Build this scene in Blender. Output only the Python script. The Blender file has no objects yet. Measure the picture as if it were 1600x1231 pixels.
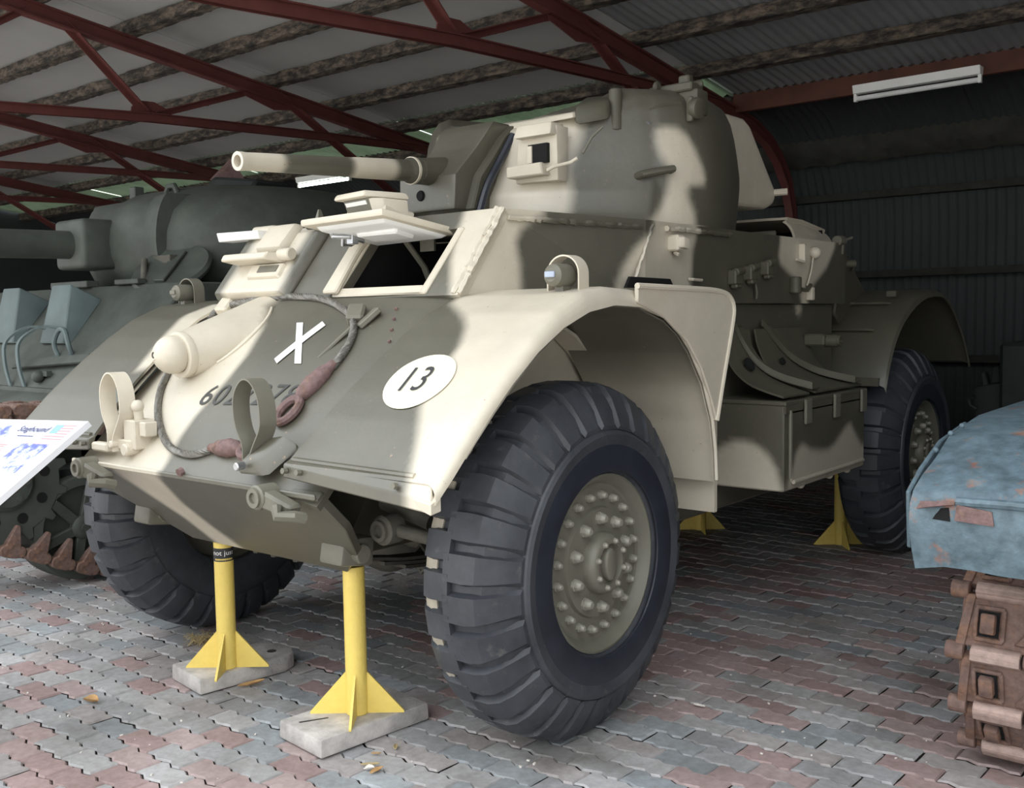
import bpy, bmesh, math, random
from math import sin, cos, pi, radians, sqrt, atan2, hypot
from mathutils import Vector, Matrix, noise as mnoise

scene = bpy.context.scene
COL = scene.collection
rnd = random.Random(7)

# ------------------------------------------------------------------ camera, sky, exposure
cam_data = bpy.data.cameras.new('camera')
cam = bpy.data.objects.new('camera', cam_data)
COL.objects.link(cam)
cam_data.sensor_width = 36.0
cam_data.lens = 35.478
cam_data.clip_start = 0.05
cam_data.clip_end = 200
_yaw, _pit, _rol = radians(39.4877), radians(4.3676), radians(-0.8545)
_fw = Vector((-sin(_yaw) * cos(_pit), cos(_yaw) * cos(_pit), -sin(_pit)))
_rt = Vector((cos(_yaw), sin(_yaw), 0))
_up = _rt.cross(_fw)
_r2 = _rt * cos(_rol) + _up * sin(_rol)
_u2 = _r2.cross(_fw)
_m = Matrix((_r2, _u2, -_fw)).transposed().to_4x4()
_m.translation = Vector((2.82453, -2.52826, 1.31256))
cam.matrix_world = _m
scene.camera = cam

world = bpy.data.worlds.new('sky')
scene.world = world
world.use_nodes = True
wn = world.node_tree.nodes
wbg = wn['Background']
wbg.inputs['Color'].default_value = (0.93, 0.97, 1.0, 1)
# overcast sky: three times as bright overhead as at the horizon
_geo = wn.new('ShaderNodeTexCoord')
_sep = wn.new('ShaderNodeSeparateXYZ')
_mx = wn.new('ShaderNodeMath'); _mx.operation = 'MAXIMUM'; _mx.inputs[1].default_value = 0.0
_ma = wn.new('ShaderNodeMath'); _ma.operation = 'MULTIPLY_ADD'; _ma.inputs[1].default_value = 2.2; _ma.inputs[2].default_value = 1.1
world.node_tree.links.new(_geo.outputs['Generated'], _sep.inputs[0])
world.node_tree.links.new(_sep.outputs['Z'], _mx.inputs[0])
world.node_tree.links.new(_mx.outputs[0], _ma.inputs[0])
world.node_tree.links.new(_ma.outputs[0], wbg.inputs['Strength'])

sun_d = bpy.data.lights.new('sun', 'SUN')
sun_d.energy = 7.0
sun_d.angle = radians(3)
sun_d.color = (1.0, 0.95, 0.87)
sun = bpy.data.objects.new('sun', sun_d)
COL.objects.link(sun)
sun.location = (-6, 9, 30)
sun.rotation_euler = Vector((0.20, -0.30, -1.0)).to_track_quat('-Z', 'Y').to_euler()

scene.view_settings.view_transform = 'Standard'
scene.view_settings.look = 'None'
scene.view_settings.gamma = 1.0
scene.view_settings.use_curve_mapping = False
scene.view_settings.exposure = 0.33

# ------------------------------------------------------------------ materials
def _nt(name):
    m = bpy.data.materials.new(name)
    m.use_nodes = True
    nt = m.node_tree
    b = nt.nodes['Principled BSDF']
    return m, nt, b

def _noise(nt, scale, detail=4, rough=.6, coord='Object', dim=None):
    tc = nt.nodes.new('ShaderNodeTexCoord')
    n = nt.nodes.new('ShaderNodeTexNoise')
    n.inputs['Scale'].default_value = scale
    n.inputs['Detail'].default_value = detail
    n.inputs['Roughness'].default_value = rough
    nt.links.new(tc.outputs[coord], n.inputs['Vector'])
    return n

def _ramp(nt, src, stops):
    r = nt.nodes.new('ShaderNodeValToRGB')
    els = r.color_ramp.elements
    while len(els) > len(stops):
        els.remove(els[-1])
    while len(els) < len(stops):
        els.new(.5)
    for e, (p, c) in zip(els, stops):
        e.position = p
        e.color = (*c, 1) if len(c) == 3 else c
    nt.links.new(src, r.inputs['Fac'])
    return r

def _mix(nt, fac, a, b, mode='MIX'):
    m = nt.nodes.new('ShaderNodeMix')
    m.data_type = 'RGBA'
    m.blend_type = mode
    for sock, v in ((m.inputs[0], fac), (m.inputs[6], a), (m.inputs[7], b)):
        if hasattr(v, 'links'):
            nt.links.new(v, sock)
        elif isinstance(v, (tuple, list)):
            sock.default_value = (*v, 1) if len(v) == 3 else v
        else:
            sock.default_value = v
    return m.outputs[2]

def _bump(nt, b, src, strength=.2, dist=.01):
    bp = nt.nodes.new('ShaderNodeBump')
    bp.inputs['Strength'].default_value = strength
    bp.inputs['Distance'].default_value = dist
    nt.links.new(src, bp.inputs['Height'])
    nt.links.new(bp.outputs['Normal'], b.inputs['Normal'])

def simple(name, col, rough=.6, metal=0., vary=.12, scale=9, bump=.0, spec=.4, emit=None):
    m, nt, b = _nt(name)
    b.inputs['Roughness'].default_value = rough
    b.inputs['Metallic'].default_value = metal
    b.inputs['Specular IOR Level'].default_value = spec
    n = _noise(nt, scale)
    lo = tuple(max(0, c * (1 - vary)) for c in col)
    hi = tuple(min(1, c * (1 + vary)) for c in col)
    r = _ramp(nt, n.outputs['Fac'], [(.3, lo), (.7, hi)])
    nt.links.new(r.outputs['Color'], b.inputs['Base Color'])
    if bump:
        n2 = _noise(nt, scale * 8, 3)
        _bump(nt, b, n2.outputs['Fac'], bump, .006)
    if emit:
        b.inputs['Emission Color'].default_value = (*emit[0], 1)
        b.inputs['Emission Strength'].default_value = emit[1]
    return m

SAND = (0.59, 0.535, 0.435)
OLIVE = (0.088, 0.083, 0.060)

def camo_mat():
    m, nt, b = _nt('camouflage_paint')
    at = nt.nodes.new('ShaderNodeAttribute')
    at.attribute_name = 'camo'
    n = _noise(nt, 7, 5, .65)
    sand = _ramp(nt, n.outputs['Fac'], [(.3, tuple(c * .93 for c in SAND)), (.7, tuple(c * 1.04 for c in SAND))])
    ol = _ramp(nt, n.outputs['Fac'], [(.3, tuple(c * .9 for c in OLIVE)), (.7, tuple(c * 1.1 for c in OLIVE))])
    c = _mix(nt, at.outputs['Fac'], sand.outputs['Color'], ol.outputs['Color'])
    # rust freckles and grime streaks in the paint
    n2 = _noise(nt, 42, 3, .7)
    fr = _ramp(nt, n2.outputs['Fac'], [(.69, (0, 0, 0)), (.75, (1, 1, 1))])
    c = _mix(nt, fr.outputs['Color'], c, (.30, .20, .12))
    n3 = _noise(nt, 3.0, 6, .7)
    g = _ramp(nt, n3.outputs['Fac'], [(.35, (.90, .89, .87)), (.6, (1, 1, 1))])
    c = _mix(nt, .8, c, g.outputs['Color'], 'MULTIPLY')
    nt.links.new(c, b.inputs['Base Color'])
    b.inputs['Roughness'].default_value = .44
    b.inputs['Specular IOR Level'].default_value = 1.0
    n4 = _noise(nt, 60, 3)
    _bump(nt, b, n4.outputs['Fac'], .10, .004)
    return m

def rust_paint(name, paint, rust1, rust2, lo=.52, hi=.62, scale=6, rough=.65, vary=.25):
    m, nt, b = _nt(name)
    n = _noise(nt, scale, 8, .68)
    n2 = _noise(nt, scale * 3.1, 6, .6)
    p = _ramp(nt, n2.outputs['Fac'], [(.3, tuple(c * (1 - vary) for c in paint)), (.7, tuple(min(1, c * (1 + vary)) for c in paint))])
    r = _ramp(nt, n2.outputs['Fac'], [(.35, rust1), (.65, rust2)])
    f = _ramp(nt, n.outputs['Fac'], [(lo, (0, 0, 0)), (hi, (1, 1, 1))])
    c = _mix(nt, f.outputs['Color'], p.outputs['Color'], r.outputs['Color'])
    nt.links.new(c, b.inputs['Base Color'])
    b.inputs['Roughness'].default_value = rough
    n3 = _noise(nt, scale * 9, 4)
    _bump(nt, b, n3.outputs['Fac'], .35, .006)
    return m

def paver_mat():
    m, nt, b = _nt('concrete_paver')
    oi = nt.nodes.new('ShaderNodeObjectInfo')
    at = nt.nodes.new('ShaderNodeAttribute')
    at.attribute_name = 'tint'
    av = nt.nodes.new('ShaderNodeMath'); av.operation = 'GREATER_THAN'
    av.inputs[1].default_value = .01
    nt.links.new(at.outputs['Fac'], av.inputs[0])
    c = _mix(nt, av.outputs[0], oi.outputs['Color'], at.outputs['Color'])
    geo = nt.nodes.new('ShaderNodeNewGeometry')
    def wn_(scale, d=5):
        n = nt.nodes.new('ShaderNodeTexNoise')
        n.inputs['Scale'].default_value = scale
        n.inputs['Detail'].default_value = d
        n.inputs['Roughness'].default_value = .65
        nt.links.new(geo.outputs['Position'], n.inputs['Vector'])
        return n
    n1 = wn_(2.2)
    g1 = _ramp(nt, n1.outputs['Fac'], [(.32, (.62, .60, .56)), (.6, (1.04, 1.04, 1.04))])
    c = _mix(nt, .75, c, g1.outputs['Color'], 'MULTIPLY')
    n2 = wn_(34, 4)
    g2 = _ramp(nt, n2.outputs['Fac'], [(.3, (.80, .79, .78)), (.7, (1.14, 1.14, 1.15))])
    c = _mix(nt, .9, c, g2.outputs['Color'], 'MULTIPLY')
    # oil stains where the cars drip
    n3 = wn_(1.3, 3)
    g3 = _ramp(nt, n3.outputs['Fac'], [(.62, (1, 1, 1)), (.74, (.42, .40, .37))])
    c = _mix(nt, .7, c, g3.outputs['Color'], 'MULTIPLY')
    nt.links.new(c, b.inputs['Base Color'])
    b.inputs['Roughness'].default_value = .72
    b.inputs['Specular IOR Level'].default_value = .3
    n4 = wn_(120, 3)
    _bump(nt, b, n4.outputs['Fac'], .25, .003)
    return m

def translucent_sheet():
    m, nt, b = _nt('green_translucent_sheet')
    n = _noise(nt, 5)
    r = _ramp(nt, n.outputs['Fac'], [(.3, (.30, .37, .29)), (.7, (.40, .48, .38))])
    nt.links.new(r.outputs['Color'], b.inputs['Base Color'])
    b.inputs['Roughness'].default_value = .5
    tr = nt.nodes.new('ShaderNodeBsdfTranslucent')
    nt.links.new(r.outputs['Color'], tr.inputs['Color'])
    mx = nt.nodes.new('ShaderNodeMixShader')
    mx.inputs[0].default_value = .28
    nt.links.new(b.outputs[0], mx.inputs[1])
    nt.links.new(tr.outputs[0], mx.inputs[2])
    nt.links.new(mx.outputs[0], nt.nodes['Material Output'].inputs['Surface'])
    return m

def purlin_mat():
    m, nt, b = _nt('dirty_beige_steel')
    tc = nt.nodes.new('ShaderNodeTexCoord')
    mp = nt.nodes.new('ShaderNodeMapping')
    mp.inputs['Scale'].default_value = (9, 26, 26)
    nt.links.new(tc.outputs['Object'], mp.inputs['Vector'])
    n = nt.nodes.new('ShaderNodeTexNoise')
    n.inputs['Scale'].default_value = 1.0
    n.inputs['Detail'].default_value = 7
    n.inputs['Roughness'].default_value = .7
    nt.links.new(mp.outputs['Vector'], n.inputs['Vector'])
    r = _ramp(nt, n.outputs['Fac'], [(.42, (.012, .010, .008)), (.52, (.060, .046, .036)), (.70, (.17, .135, .10))])
    nt.links.new(r.outputs['Color'], b.inputs['Base Color'])
    b.inputs['Roughness'].default_value = .85
    _bump(nt, b, n.outputs['Fac'], .5, .01)
    return m

def tyre_mat():
    m, nt, b = _nt('black_rubber')
    n = _noise(nt, 5, 6, .7)
    r = _ramp(nt, n.outputs['Fac'], [(.35, (.030, .033, .040)), (.72, (.066, .071, .082))])
    n2 = _noise(nt, 22, 5, .7)
    f = _ramp(nt, n2.outputs['Fac'], [(.60, (0, 0, 0)), (.80, (1, 1, 1))])
    c = _mix(nt, f.outputs['Color'], r.outputs['Color'], (.12, .115, .11))
    nt.links.new(c, b.inputs['Base Color'])
    b.inputs['Roughness'].default_value = .50
    b.inputs['Specular IOR Level'].default_value = .5
    n3 = _noise(nt, 45, 3)
    _bump(nt, b, n3.outputs['Fac'], .15, .004)
    return m

MAT = {}
MAT['camo'] = camo_mat()
MAT['sand'] = simple('sand_paint', SAND, .52, vary=.06, bump=.08)
MAT['olive'] = simple('olive_paint', OLIVE, .5, vary=.12, bump=.08)
MAT['wheel_olive'] = simple('grey_olive_wheel_paint', (.150, .143, .112), .42, vary=.10, bump=.06)
MAT['dark_inside'] = simple('dark_interior', (.02, .02, .02), .9, vary=.1)
MAT['rubber'] = tyre_mat()
MAT['smooth_rubber'] = simple('polished_black_rubber', (.022, .026, .036), .36, vary=.25, scale=12, spec=.5)
MAT['dust'] = simple('tan_dust', (.40, .36, .29), .9, vary=.15)
MAT['white'] = simple('white_paint', (.82, .82, .80), .5, vary=.03)
MAT['black'] = simple('black_paint', (.035, .035, .037), .6, vary=.2)
MAT['stencil'] = simple('dark_stencil_paint', (.055, .055, .052), .6, vary=.2)
MAT['pale_disc'] = simple('pale_yellow_paint', (.77, .73, .56), .5, vary=.04)
MAT['yellow'] = rust_paint('yellow_paint', (.86, .65, .16), (.45, .28, .07), (.62, .40, .08), .74, .86, 9, .42, .04)
MAT['timber'] = simple('weathered_timber', (.46, .43, .405), .9, vary=.30, scale=14, bump=.4)
MAT['rope'] = simple('greased_wire_rope', (.21, .20, .18), .45, .6, vary=.3, scale=60, bump=.3)
MAT['oxide'] = rust_paint('rusty_oxide_steel', (.17, .105, .10), (.10, .06, .05), (.22, .13, .10), .5, .6, 20, .7)
MAT['chrome'] = simple('bare_bright_metal', (.55, .56, .58), .3, .9, vary=.1)
MAT['steel_dark'] = simple('dark_greasy_steel', (.07, .065, .055), .55, .2, vary=.3, scale=14, bump=.2)
MAT['bolt'] = simple('pale_bolt_paint', (.27, .26, .215), .40, .1, vary=.12, scale=30)  # bolts set paler than the wheel paint around them
MAT['girt'] = simple('dark_girt_steel', (.028, .027, .022), .85, vary=.4, scale=8)
MAT['axle'] = simple('dusty_olive_axle_paint', (.085, .080, .065), .7, vary=.25, scale=14, bump=.2)
MAT['glass'] = simple('lamp_glass', (.35, .40, .50), .08, 0, vary=.2, spec=.8)
MAT['truss'] = simple('red_oxide_primer', (.105, .031, .027), .62, vary=.14, scale=6, bump=.08)
MAT['red_beam'] = simple('rusty_red_beam', (.085, .028, .018), .7, vary=.25, scale=5, bump=.1)
MAT['purlin'] = purlin_mat()
MAT['lining'] = simple('grey_roof_lining', (.33, .33, .325), .75, vary=.06, scale=1.5)
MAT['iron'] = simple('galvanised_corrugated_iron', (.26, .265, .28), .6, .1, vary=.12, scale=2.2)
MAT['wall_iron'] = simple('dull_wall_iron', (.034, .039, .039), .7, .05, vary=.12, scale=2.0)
MAT['green_sheet'] = translucent_sheet()
MAT['tank_green'] = simple('dark_green_tank_paint', (.062, .070, .060), .58, vary=.25, scale=6, bump=.15)
MAT['tank_teal'] = simple('blue_green_tank_paint', (.095, .125, .125), .55, vary=.15, scale=6, bump=.1)
MAT['rust'] = rust_paint('rusted_track_steel', (.175, .112, .094), (.095, .058, .048), (.25, .135, .085), .46, .62, 14, .82)
MAT['worn_rust'] = simple('rubbed_bright_rust', (.40, .29, .25), .55, .2, vary=.25, scale=30, bump=.3)
MAT['blue'] = rust_paint('faded_blue_tank_paint', (.105, .155, .185), (.20, .09, .07), (.30, .21, .17), .565, .63, 7.5, .55, .35)
MAT['tube_on'] = simple('lit_fluorescent_tube', (.9, .95, .9), .4, vary=0, emit=((.86, 1.0, .86), 5.0))
MAT['tube_off'] = simple('unlit_fluorescent_tube', (.75, .75, .74), .3, vary=.03)
MAT['enamel'] = simple('white_enamel', (.80, .80, .78), .4, vary=.03)
MAT['paver'] = paver_mat()
MAT['grout'] = simple('sandy_joint', (.15, .125, .11), .95, vary=.25, scale=20, bump=.3)
MAT['ground'] = simple('pale_concrete_apron', (.42, .41, .39), .9, vary=.1, scale=1)
MAT['leaf'] = simple('dry_leaf', (.50, .30, .13), .8, vary=.35, scale=30)
MAT['straw'] = simple('dry_grass', (.42, .33, .17), .9, vary=.3, scale=20)
MAT['paper'] = simple('white_shell', (.75, .70, .64), .7, vary=.1)
MAT['sign_white'] = simple('white_sign_print', (.74, .75, .78), .4, vary=.01)
MAT['sign_pink'] = simple('pale_red_sign_print', (.66, .42, .42), .4, vary=.05)
MAT['sign_red'] = simple('red_sign_print', (.70, .26, .28), .4, vary=.04)
MAT['sign_blue'] = simple('blue_sign_print', (.24, .42, .80), .4, vary=.04)
MAT['sign_ink'] = simple('navy_sign_print', (.06, .07, .20), .4, vary=.1)
MAT['dark_machine'] = simple('black_green_machine_paint', (.022, .026, .025), .7, vary=.3, bump=.1)
MAT['slot'] = simple('deep_black', (.008, .008, .008), .95, vary=.0)

def photo_print():
    m, nt, b = _nt('faded_blue_photo_print')
    n = _noise(nt, 26, 6, .75)
    r = _ramp(nt, n.outputs['Fac'], [(.40, (.09, .12, .42)), (.50, (.42, .46, .80)), (.56, (.92, .92, .96))])
    nt.links.new(r.outputs['Color'], b.inputs['Base Color'])
    b.inputs['Roughness'].default_value = .4
    return m
MAT['photo'] = photo_print()

# ------------------------------------------------------------------ mesh helpers
def V(*a):
    return Vector(a if len(a) == 3 else a[0])

def basis(axis):
    w = Vector(axis).normalized()
    t = Vector((0, 0, 1)) if abs(w.z) < .9 else Vector((1, 0, 0))
    u = t.cross(w).normalized()
    return u, w.cross(u), w

def root_loc(o):
    p = Vector((0, 0, 0))
    while o is not None:
        p = p + o.location
        o = o.parent
    return p

class MB:
    def __init__(s):
        s.v = []; s.f = []
    def add(s, vs, fs):
        n = len(s.v)
        s.v += [tuple(p) for p in vs]
        s.f += [tuple(i + n for i in f) for f in fs]
        return s
    def box(s, c, d, rot=None):
        c = Vector(c); hx, hy, hz = d[0] / 2, d[1] / 2, d[2] / 2
        ps = [Vector((x, y, z)) for x in (-hx, hx) for y in (-hy, hy) for z in (-hz, hz)]
        if rot is not None:
            ps = [rot @ p for p in ps]
        s.add([c + p for p in ps], [(0, 1, 3, 2), (4, 6, 7, 5), (0, 4, 5, 1), (2, 3, 7, 6), (0, 2, 6, 4), (1, 5, 7, 3)])
        return s
    def hexa(s, bot, top):
        n = len(bot)
        s.add(list(bot) + list(top), [tuple(range(n - 1, -1, -1)), tuple(range(n, 2 * n))] +
              [(i, (i + 1) % n, n + (i + 1) % n, n + i) for i in range(n)])
        return s
    def prism(s, poly, ax, a, b):
        # poly in the two other axes (x:yz, y:xz, z:xy)
        def P(p, t):
            return {'x': (t, p[0], p[1]), 'y': (p[0], t, p[1]), 'z': (p[0], p[1], t)}[ax]
        return s.hexa([P(p, a) for p in poly], [P(p, b) for p in poly])
    def plate(s, pts, nrm, t):
        nrm = Vector(nrm).normalized() * t
        return s.hexa([Vector(p) for p in pts], [Vector(p) + nrm for p in pts])
    def cyl(s, p0, p1, r0, r1=None, n=16, rot=0.):
        r1 = r0 if r1 is None else r1
        p0 = Vector(p0); p1 = Vector(p1)
        u, v, w = basis(p1 - p0)
        a = [p0 + (u * cos(rot + 2 * pi * i / n) + v * sin(rot + 2 * pi * i / n)) * r0 for i in range(n)]
        b = [p1 + (u * cos(rot + 2 * pi * i / n) + v * sin(rot + 2 * pi * i / n)) * r1 for i in range(n)]
        return s.hexa(a, b)
    def ring(s, p0, p1, ro, ri, n=24):
        p0 = Vector(p0); p1 = Vector(p1)
        u, v, w = basis(p1 - p0)
        def c(p, r):
            return [p + (u * cos(2 * pi * i / n) + v * sin(2 * pi * i / n)) * r for i in range(n)]
        vs = c(p0, ro) + c(p1, ro) + c(p1, ri) + c(p0, ri)
        fs = []
        for k in range(4):
            for i in range(n):
                j = (i + 1) % n; k2 = (k + 1) % 4
                fs.append((k * n + i, k * n + j, k2 * n + j, k2 * n + i))
        return s.add(vs, fs)
    def tube(s, path, r, n=8, closed=False, rr=None):
        path = [Vector(p) for p in path]
        L = len(path)
        vs = []
        u0 = None
        for i, p in enumerate(path):
            if closed:
                d = path[(i + 1) % L] - path[i - 1]
            else:
                d = path[min(i + 1, L - 1)] - path[max(i - 1, 0)]
            d.normalize()
            if u0 is None:
                u0, _, _ = basis(d)
            u = (u0 - d * u0.dot(d)).normalized()
            u0 = u
            w = d.cross(u)
            rad = rr[i] if rr else r
            vs += [p + (u * cos(2 * pi * k / n) + w * sin(2 * pi * k / n)) * rad for k in range(n)]
        fs = []
        for i in range(L if closed else L - 1):
            a = i * n; b = ((i + 1) % L) * n
            for k in range(n):
                fs.append((a + k, a + (k + 1) % n, b + (k + 1) % n, b + k))
        if not closed:
            fs.append(tuple(range(n - 1, -1, -1)))
            fs.append(tuple((L - 1) * n + k for k in range(n)))
        return s.add(vs, fs)
    def lathe(s, prof, o, axis, n=32, closed=False):
        # prof: (r, h) pairs along axis
        o = Vector(o); u, v, w = basis(axis)
        vs = []
        for r, h in prof:
            for i in range(n):
                a = 2 * pi * i / n
                vs.append(o + w * h + (u * cos(a) + v * sin(a)) * r)
        fs = []
        P = len(prof)
        for k in range(P if closed else P - 1):
            k2 = (k + 1) % P
            for i in range(n):
                j = (i + 1) % n
                fs.append((k * n + i, k * n + j, k2 * n + j, k2 * n + i))
        if not closed:
            fs.append(tuple(range(n - 1, -1, -1)))
            fs.append(tuple((P - 1) * n + i for i in range(n)))
        return s.add(vs, fs)
    def ball(s, c, r, nu=16, nv=10, sc=(1, 1, 1)):
        c = Vector(c)
        vs = [c + Vector((0, 0, -r * sc[2]))]
        for j in range(1, nv):
            t = -pi / 2 + pi * j / nv
            for i in range(nu):
                a = 2 * pi * i / nu
                vs.append(c + Vector((r * cos(t) * cos(a) * sc[0], r * cos(t) * sin(a) * sc[1], r * sin(t) * sc[2])))
        vs.append(c + Vector((0, 0, r * sc[2])))
        fs = []
        for i in range(nu):
            fs.append((0, 1 + (i + 1) % nu, 1 + i))
            fs.append((len(vs) - 1, 1 + (nv - 2) * nu + i, 1 + (nv - 2) * nu + (i + 1) % nu))
        for j in range(nv - 2):
            for i in range(nu):
                a = 1 + j * nu; b = a + nu; k = (i + 1) % nu
                fs.append((a + i, a + k, b + k, b + i))
        return s.add(vs, fs)
    def loft(s, rings, caps=True, closed=True):
        n = len(rings[0]); vs = []; fs = []
        for r in rings:
            vs += [Vector(p) for p in r]
        for k in range(len(rings) - 1):
            for i in range(n if closed else n - 1):
                j = (i + 1) % n
                fs.append((k * n + i, k * n + j, (k + 1) * n + j, (k + 1) * n + i))
        if caps and closed:
            fs.append(tuple(range(n - 1, -1, -1)))
            fs.append(tuple((len(rings) - 1) * n + i for i in range(n)))
        return s.add(vs, fs)
    def sheet(s, rows, t, flip=1):
        # open grid of points given a thickness t along its normals
        R = len(rows); Cn = len(rows[0])
        P = [[Vector(p) for p in r] for r in rows]
        def nr(i, j):
            a = P[min(i + 1, R - 1)][j] - P[max(i - 1, 0)][j]
            b = P[i][min(j + 1, Cn - 1)] - P[i][max(j - 1, 0)]
            n = a.cross(b)
            return n.normalized() * flip if n.length > 1e-9 else Vector((0, 0, 1))
        top = [P[i][j] for i in range(R) for j in range(Cn)]
        bot = [P[i][j] - nr(i, j) * t for i in range(R) for j in range(Cn)]
        N = R * Cn
        fs = []
        for i in range(R - 1):
            for j in range(Cn - 1):
                a = i * Cn + j
                q = (a, a + 1, a + Cn + 1, a + Cn)
                fs.append(q)
                fs.append(tuple(N + k for k in reversed(q)))
        for j in range(Cn - 1):
            fs.append((j, N + j, N + j + 1, j + 1))
            a = (R - 1) * Cn + j
            fs.append((a, a + 1, N + a + 1, N + a))
        for i in range(R - 1):
            a = i * Cn; b = a + Cn
            fs.append((a, b, N + b, N + a))
            a = i * Cn + Cn - 1; b = a + Cn
            fs.append((a, N + a, N + b, b))
        return s.add(top + bot, fs)
    def strap(s, path, wdir, w, t):
        # flat bar following a path: width w along wdir, thickness t
        path = [Vector(p) for p in path]
        wd = Vector(wdir).normalized() * (w / 2)
        rings = []
        for i, p in enumerate(path):
            d = (path[min(i + 1, len(path) - 1)] - path[max(i - 1, 0)]).normalized()
            n = d.cross(wd).normalized() * (t / 2)
            rings.append([p + wd + n, p - wd + n, p - wd - n, p + wd - n])
        return s.loft(rings)
    def mesh(s, name, mat, origin, bevel=0., seg=1, smooth=True, angle=32, dense=0., camo=None, bang=30):
        bm = bmesh.new()
        o = Vector(origin)
        vs = [bm.verts.new(Vector(p) - o) for p in s.v]
        for f in s.f:
            try:
                bm.faces.new([vs[i] for i in f])
            except ValueError:
                pass
        bmesh.ops.remove_doubles(bm, verts=bm.verts, dist=1e-6)
        bmesh.ops.recalc_face_normals(bm, faces=bm.faces)
        if bevel:
            es = [e for e in bm.edges if len(e.link_faces) == 2 and e.calc_face_angle(0) > radians(bang)]
            if es:
                bmesh.ops.bevel(bm, geom=es, offset=bevel, segments=seg, profile=.5, affect='EDGES', clamp_overlap=True)
        if dense:
            bmesh.ops.triangulate(bm, faces=bm.faces)
            for _ in range(9):
                es = [e for e in bm.edges if e.calc_length() > dense]
                if not es:
                    break
                bmesh.ops.subdivide_edges(bm, edges=es, cuts=1, use_grid_fill=False)
                bmesh.ops.triangulate(bm, faces=[f for f in bm.faces if len(f.verts) > 3])
        me = bpy.data.meshes.new(name)
        bm.to_mesh(me)
        bm.free()
        if camo is not None:
            at = me.attributes.new('camo', 'FLOAT', 'POINT')
            vals = [camo(v.co + o, v.normal) for v in me.vertices]
            at.data.foreach_set('value', vals)
        if smooth:
            me.polygons.foreach_set('use_smooth', [True] * len(me.polygons))
            me.set_sharp_from_angle(angle=radians(angle))
        if mat is not None:
            me.materials.append(mat)
        return me
    def build(s, name, mat, parent=None, loc=None, **kw):
        base = root_loc(parent) if parent is not None else Vector((0, 0, 0))
        l = Vector(loc) if loc is not None else Vector((0, 0, 0))
        me = s.mesh(name, mat, base + l, **kw)
        ob = bpy.data.objects.new(name, me)
        ob.location = l
        if parent is not None:
            ob.parent = parent
        COL.objects.link(ob)
        return ob

def tag(o, label=None, cat=None, group=None, kind=None):
    if label: o['label'] = label
    if cat: o['category'] = cat
    if group: o['group'] = group
    if kind: o['kind'] = kind
    return o

def thing(name, label, cat, loc, group=None):
    o = bpy.data.objects.new(name, None)
    o.empty_display_size = .1
    COL.objects.link(o)
    o.location = loc
    return tag(o, label, cat, group)

def structure(name, loc=(0, 0, 0)):
    o = bpy.data.objects.new(name, None)
    COL.objects.link(o)
    o.location = loc
    o['kind'] = 'structure'
    return o

def copy_part(o, parent, loc=None, rotz=None):
    c = o.copy()
    COL.objects.link(c)
    c.parent = parent
    if loc is not None: c.location = loc
    if rotz is not None: c.rotation_euler = (0, 0, rotz)
    for ch in list(o.children):
        d = ch.copy(); COL.objects.link(d); d.parent = c
    return c

def catmull(pts, n, closed=False):
    pts = [Vector(p) for p in pts]
    L = len(pts); out = []
    segs = L if closed else L - 1
    for i in range(segs):
        if closed:
            p0, p1, p2, p3 = pts[i - 1], pts[i], pts[(i + 1) % L], pts[(i + 2) % L]
        else:
            p0, p1, p2, p3 = pts[max(i - 1, 0)], pts[i], pts[i + 1], pts[min(i + 2, L - 1)]
        for k in range(n):
            t = k / n
            out.append(.5 * ((2 * p1) + (p2 - p0) * t + (2 * p0 - 5 * p1 + 4 * p2 - p3) * t * t + (3 * p1 - p0 - 3 * p2 + p3) * t ** 3))
    if not closed:
        out.append(pts[-1])
    return out

def lerp_table(tab, t):
    # piecewise linear (t, value)
    if t <= tab[0][0]: return tab[0][1]
    for (a, x), (b, y) in zip(tab, tab[1:]):
        if t <= b:
            return x + (y - x) * (t - a) / (b - a)
    return tab[-1][1]

# ================================================================== THE SHED
ROOF_Y0, ROOF_Z0, ROOF_S = 2.435, 3.19, -.127     # roof plane: z = Z0 + S*(y - Y0)
def roof_z(y):
    return ROOF_Z0 + ROOF_S * (y - ROOF_Y0)
WALL_Y = 5.62
# profile of the cladding from the open front to the foot of the back wall
PROFILE = [(-.9, roof_z(-.9))] + [(y, roof_z(y)) for y in (0, .6, 1.25, 1.82, 2.42, 3.07, 3.76, 4.47)]
_curve = [(4.75, 2.885), (5.05, 2.80), (5.30, 2.66), (5.47, 2.47), (5.58, 2.25), (5.62, 2.0)]
XRIGHT = 9.2
TRUSS_X = [2.136 + 5.74, 2.136 + 2.87, 2.136, -.734, -3.604, -6.474, -9.344, -12.2]

ceiling = structure('ceiling')
# smooth grey lining in the bays to the left, between neighbouring purlins
_ys = [-.9, .02, .62, 1.25, 1.82, 2.42, 3.07, 3.76]
for i in range(len(TRUSS_X) - 4):
    xr, xl = TRUSS_X[i + 3] - .004, TRUSS_X[i + 4] + .004
    for a, b in zip(_ys, _ys[1:]):
        MB().hexa([(xl, a - .004, roof_z(a)), (xr, a - .004, roof_z(a)), (xr, b + .004, roof_z(b)), (xl, b + .004, roof_z(b))],
                  [(xl, a - .004, roof_z(a) + .02), (xr, a - .004, roof_z(a) + .02), (xr, b + .004, roof_z(b) + .02), (xl, b + .004, roof_z(b) + .02)]
                  ).build('lining_panel', MAT['lining'], ceiling)

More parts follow.
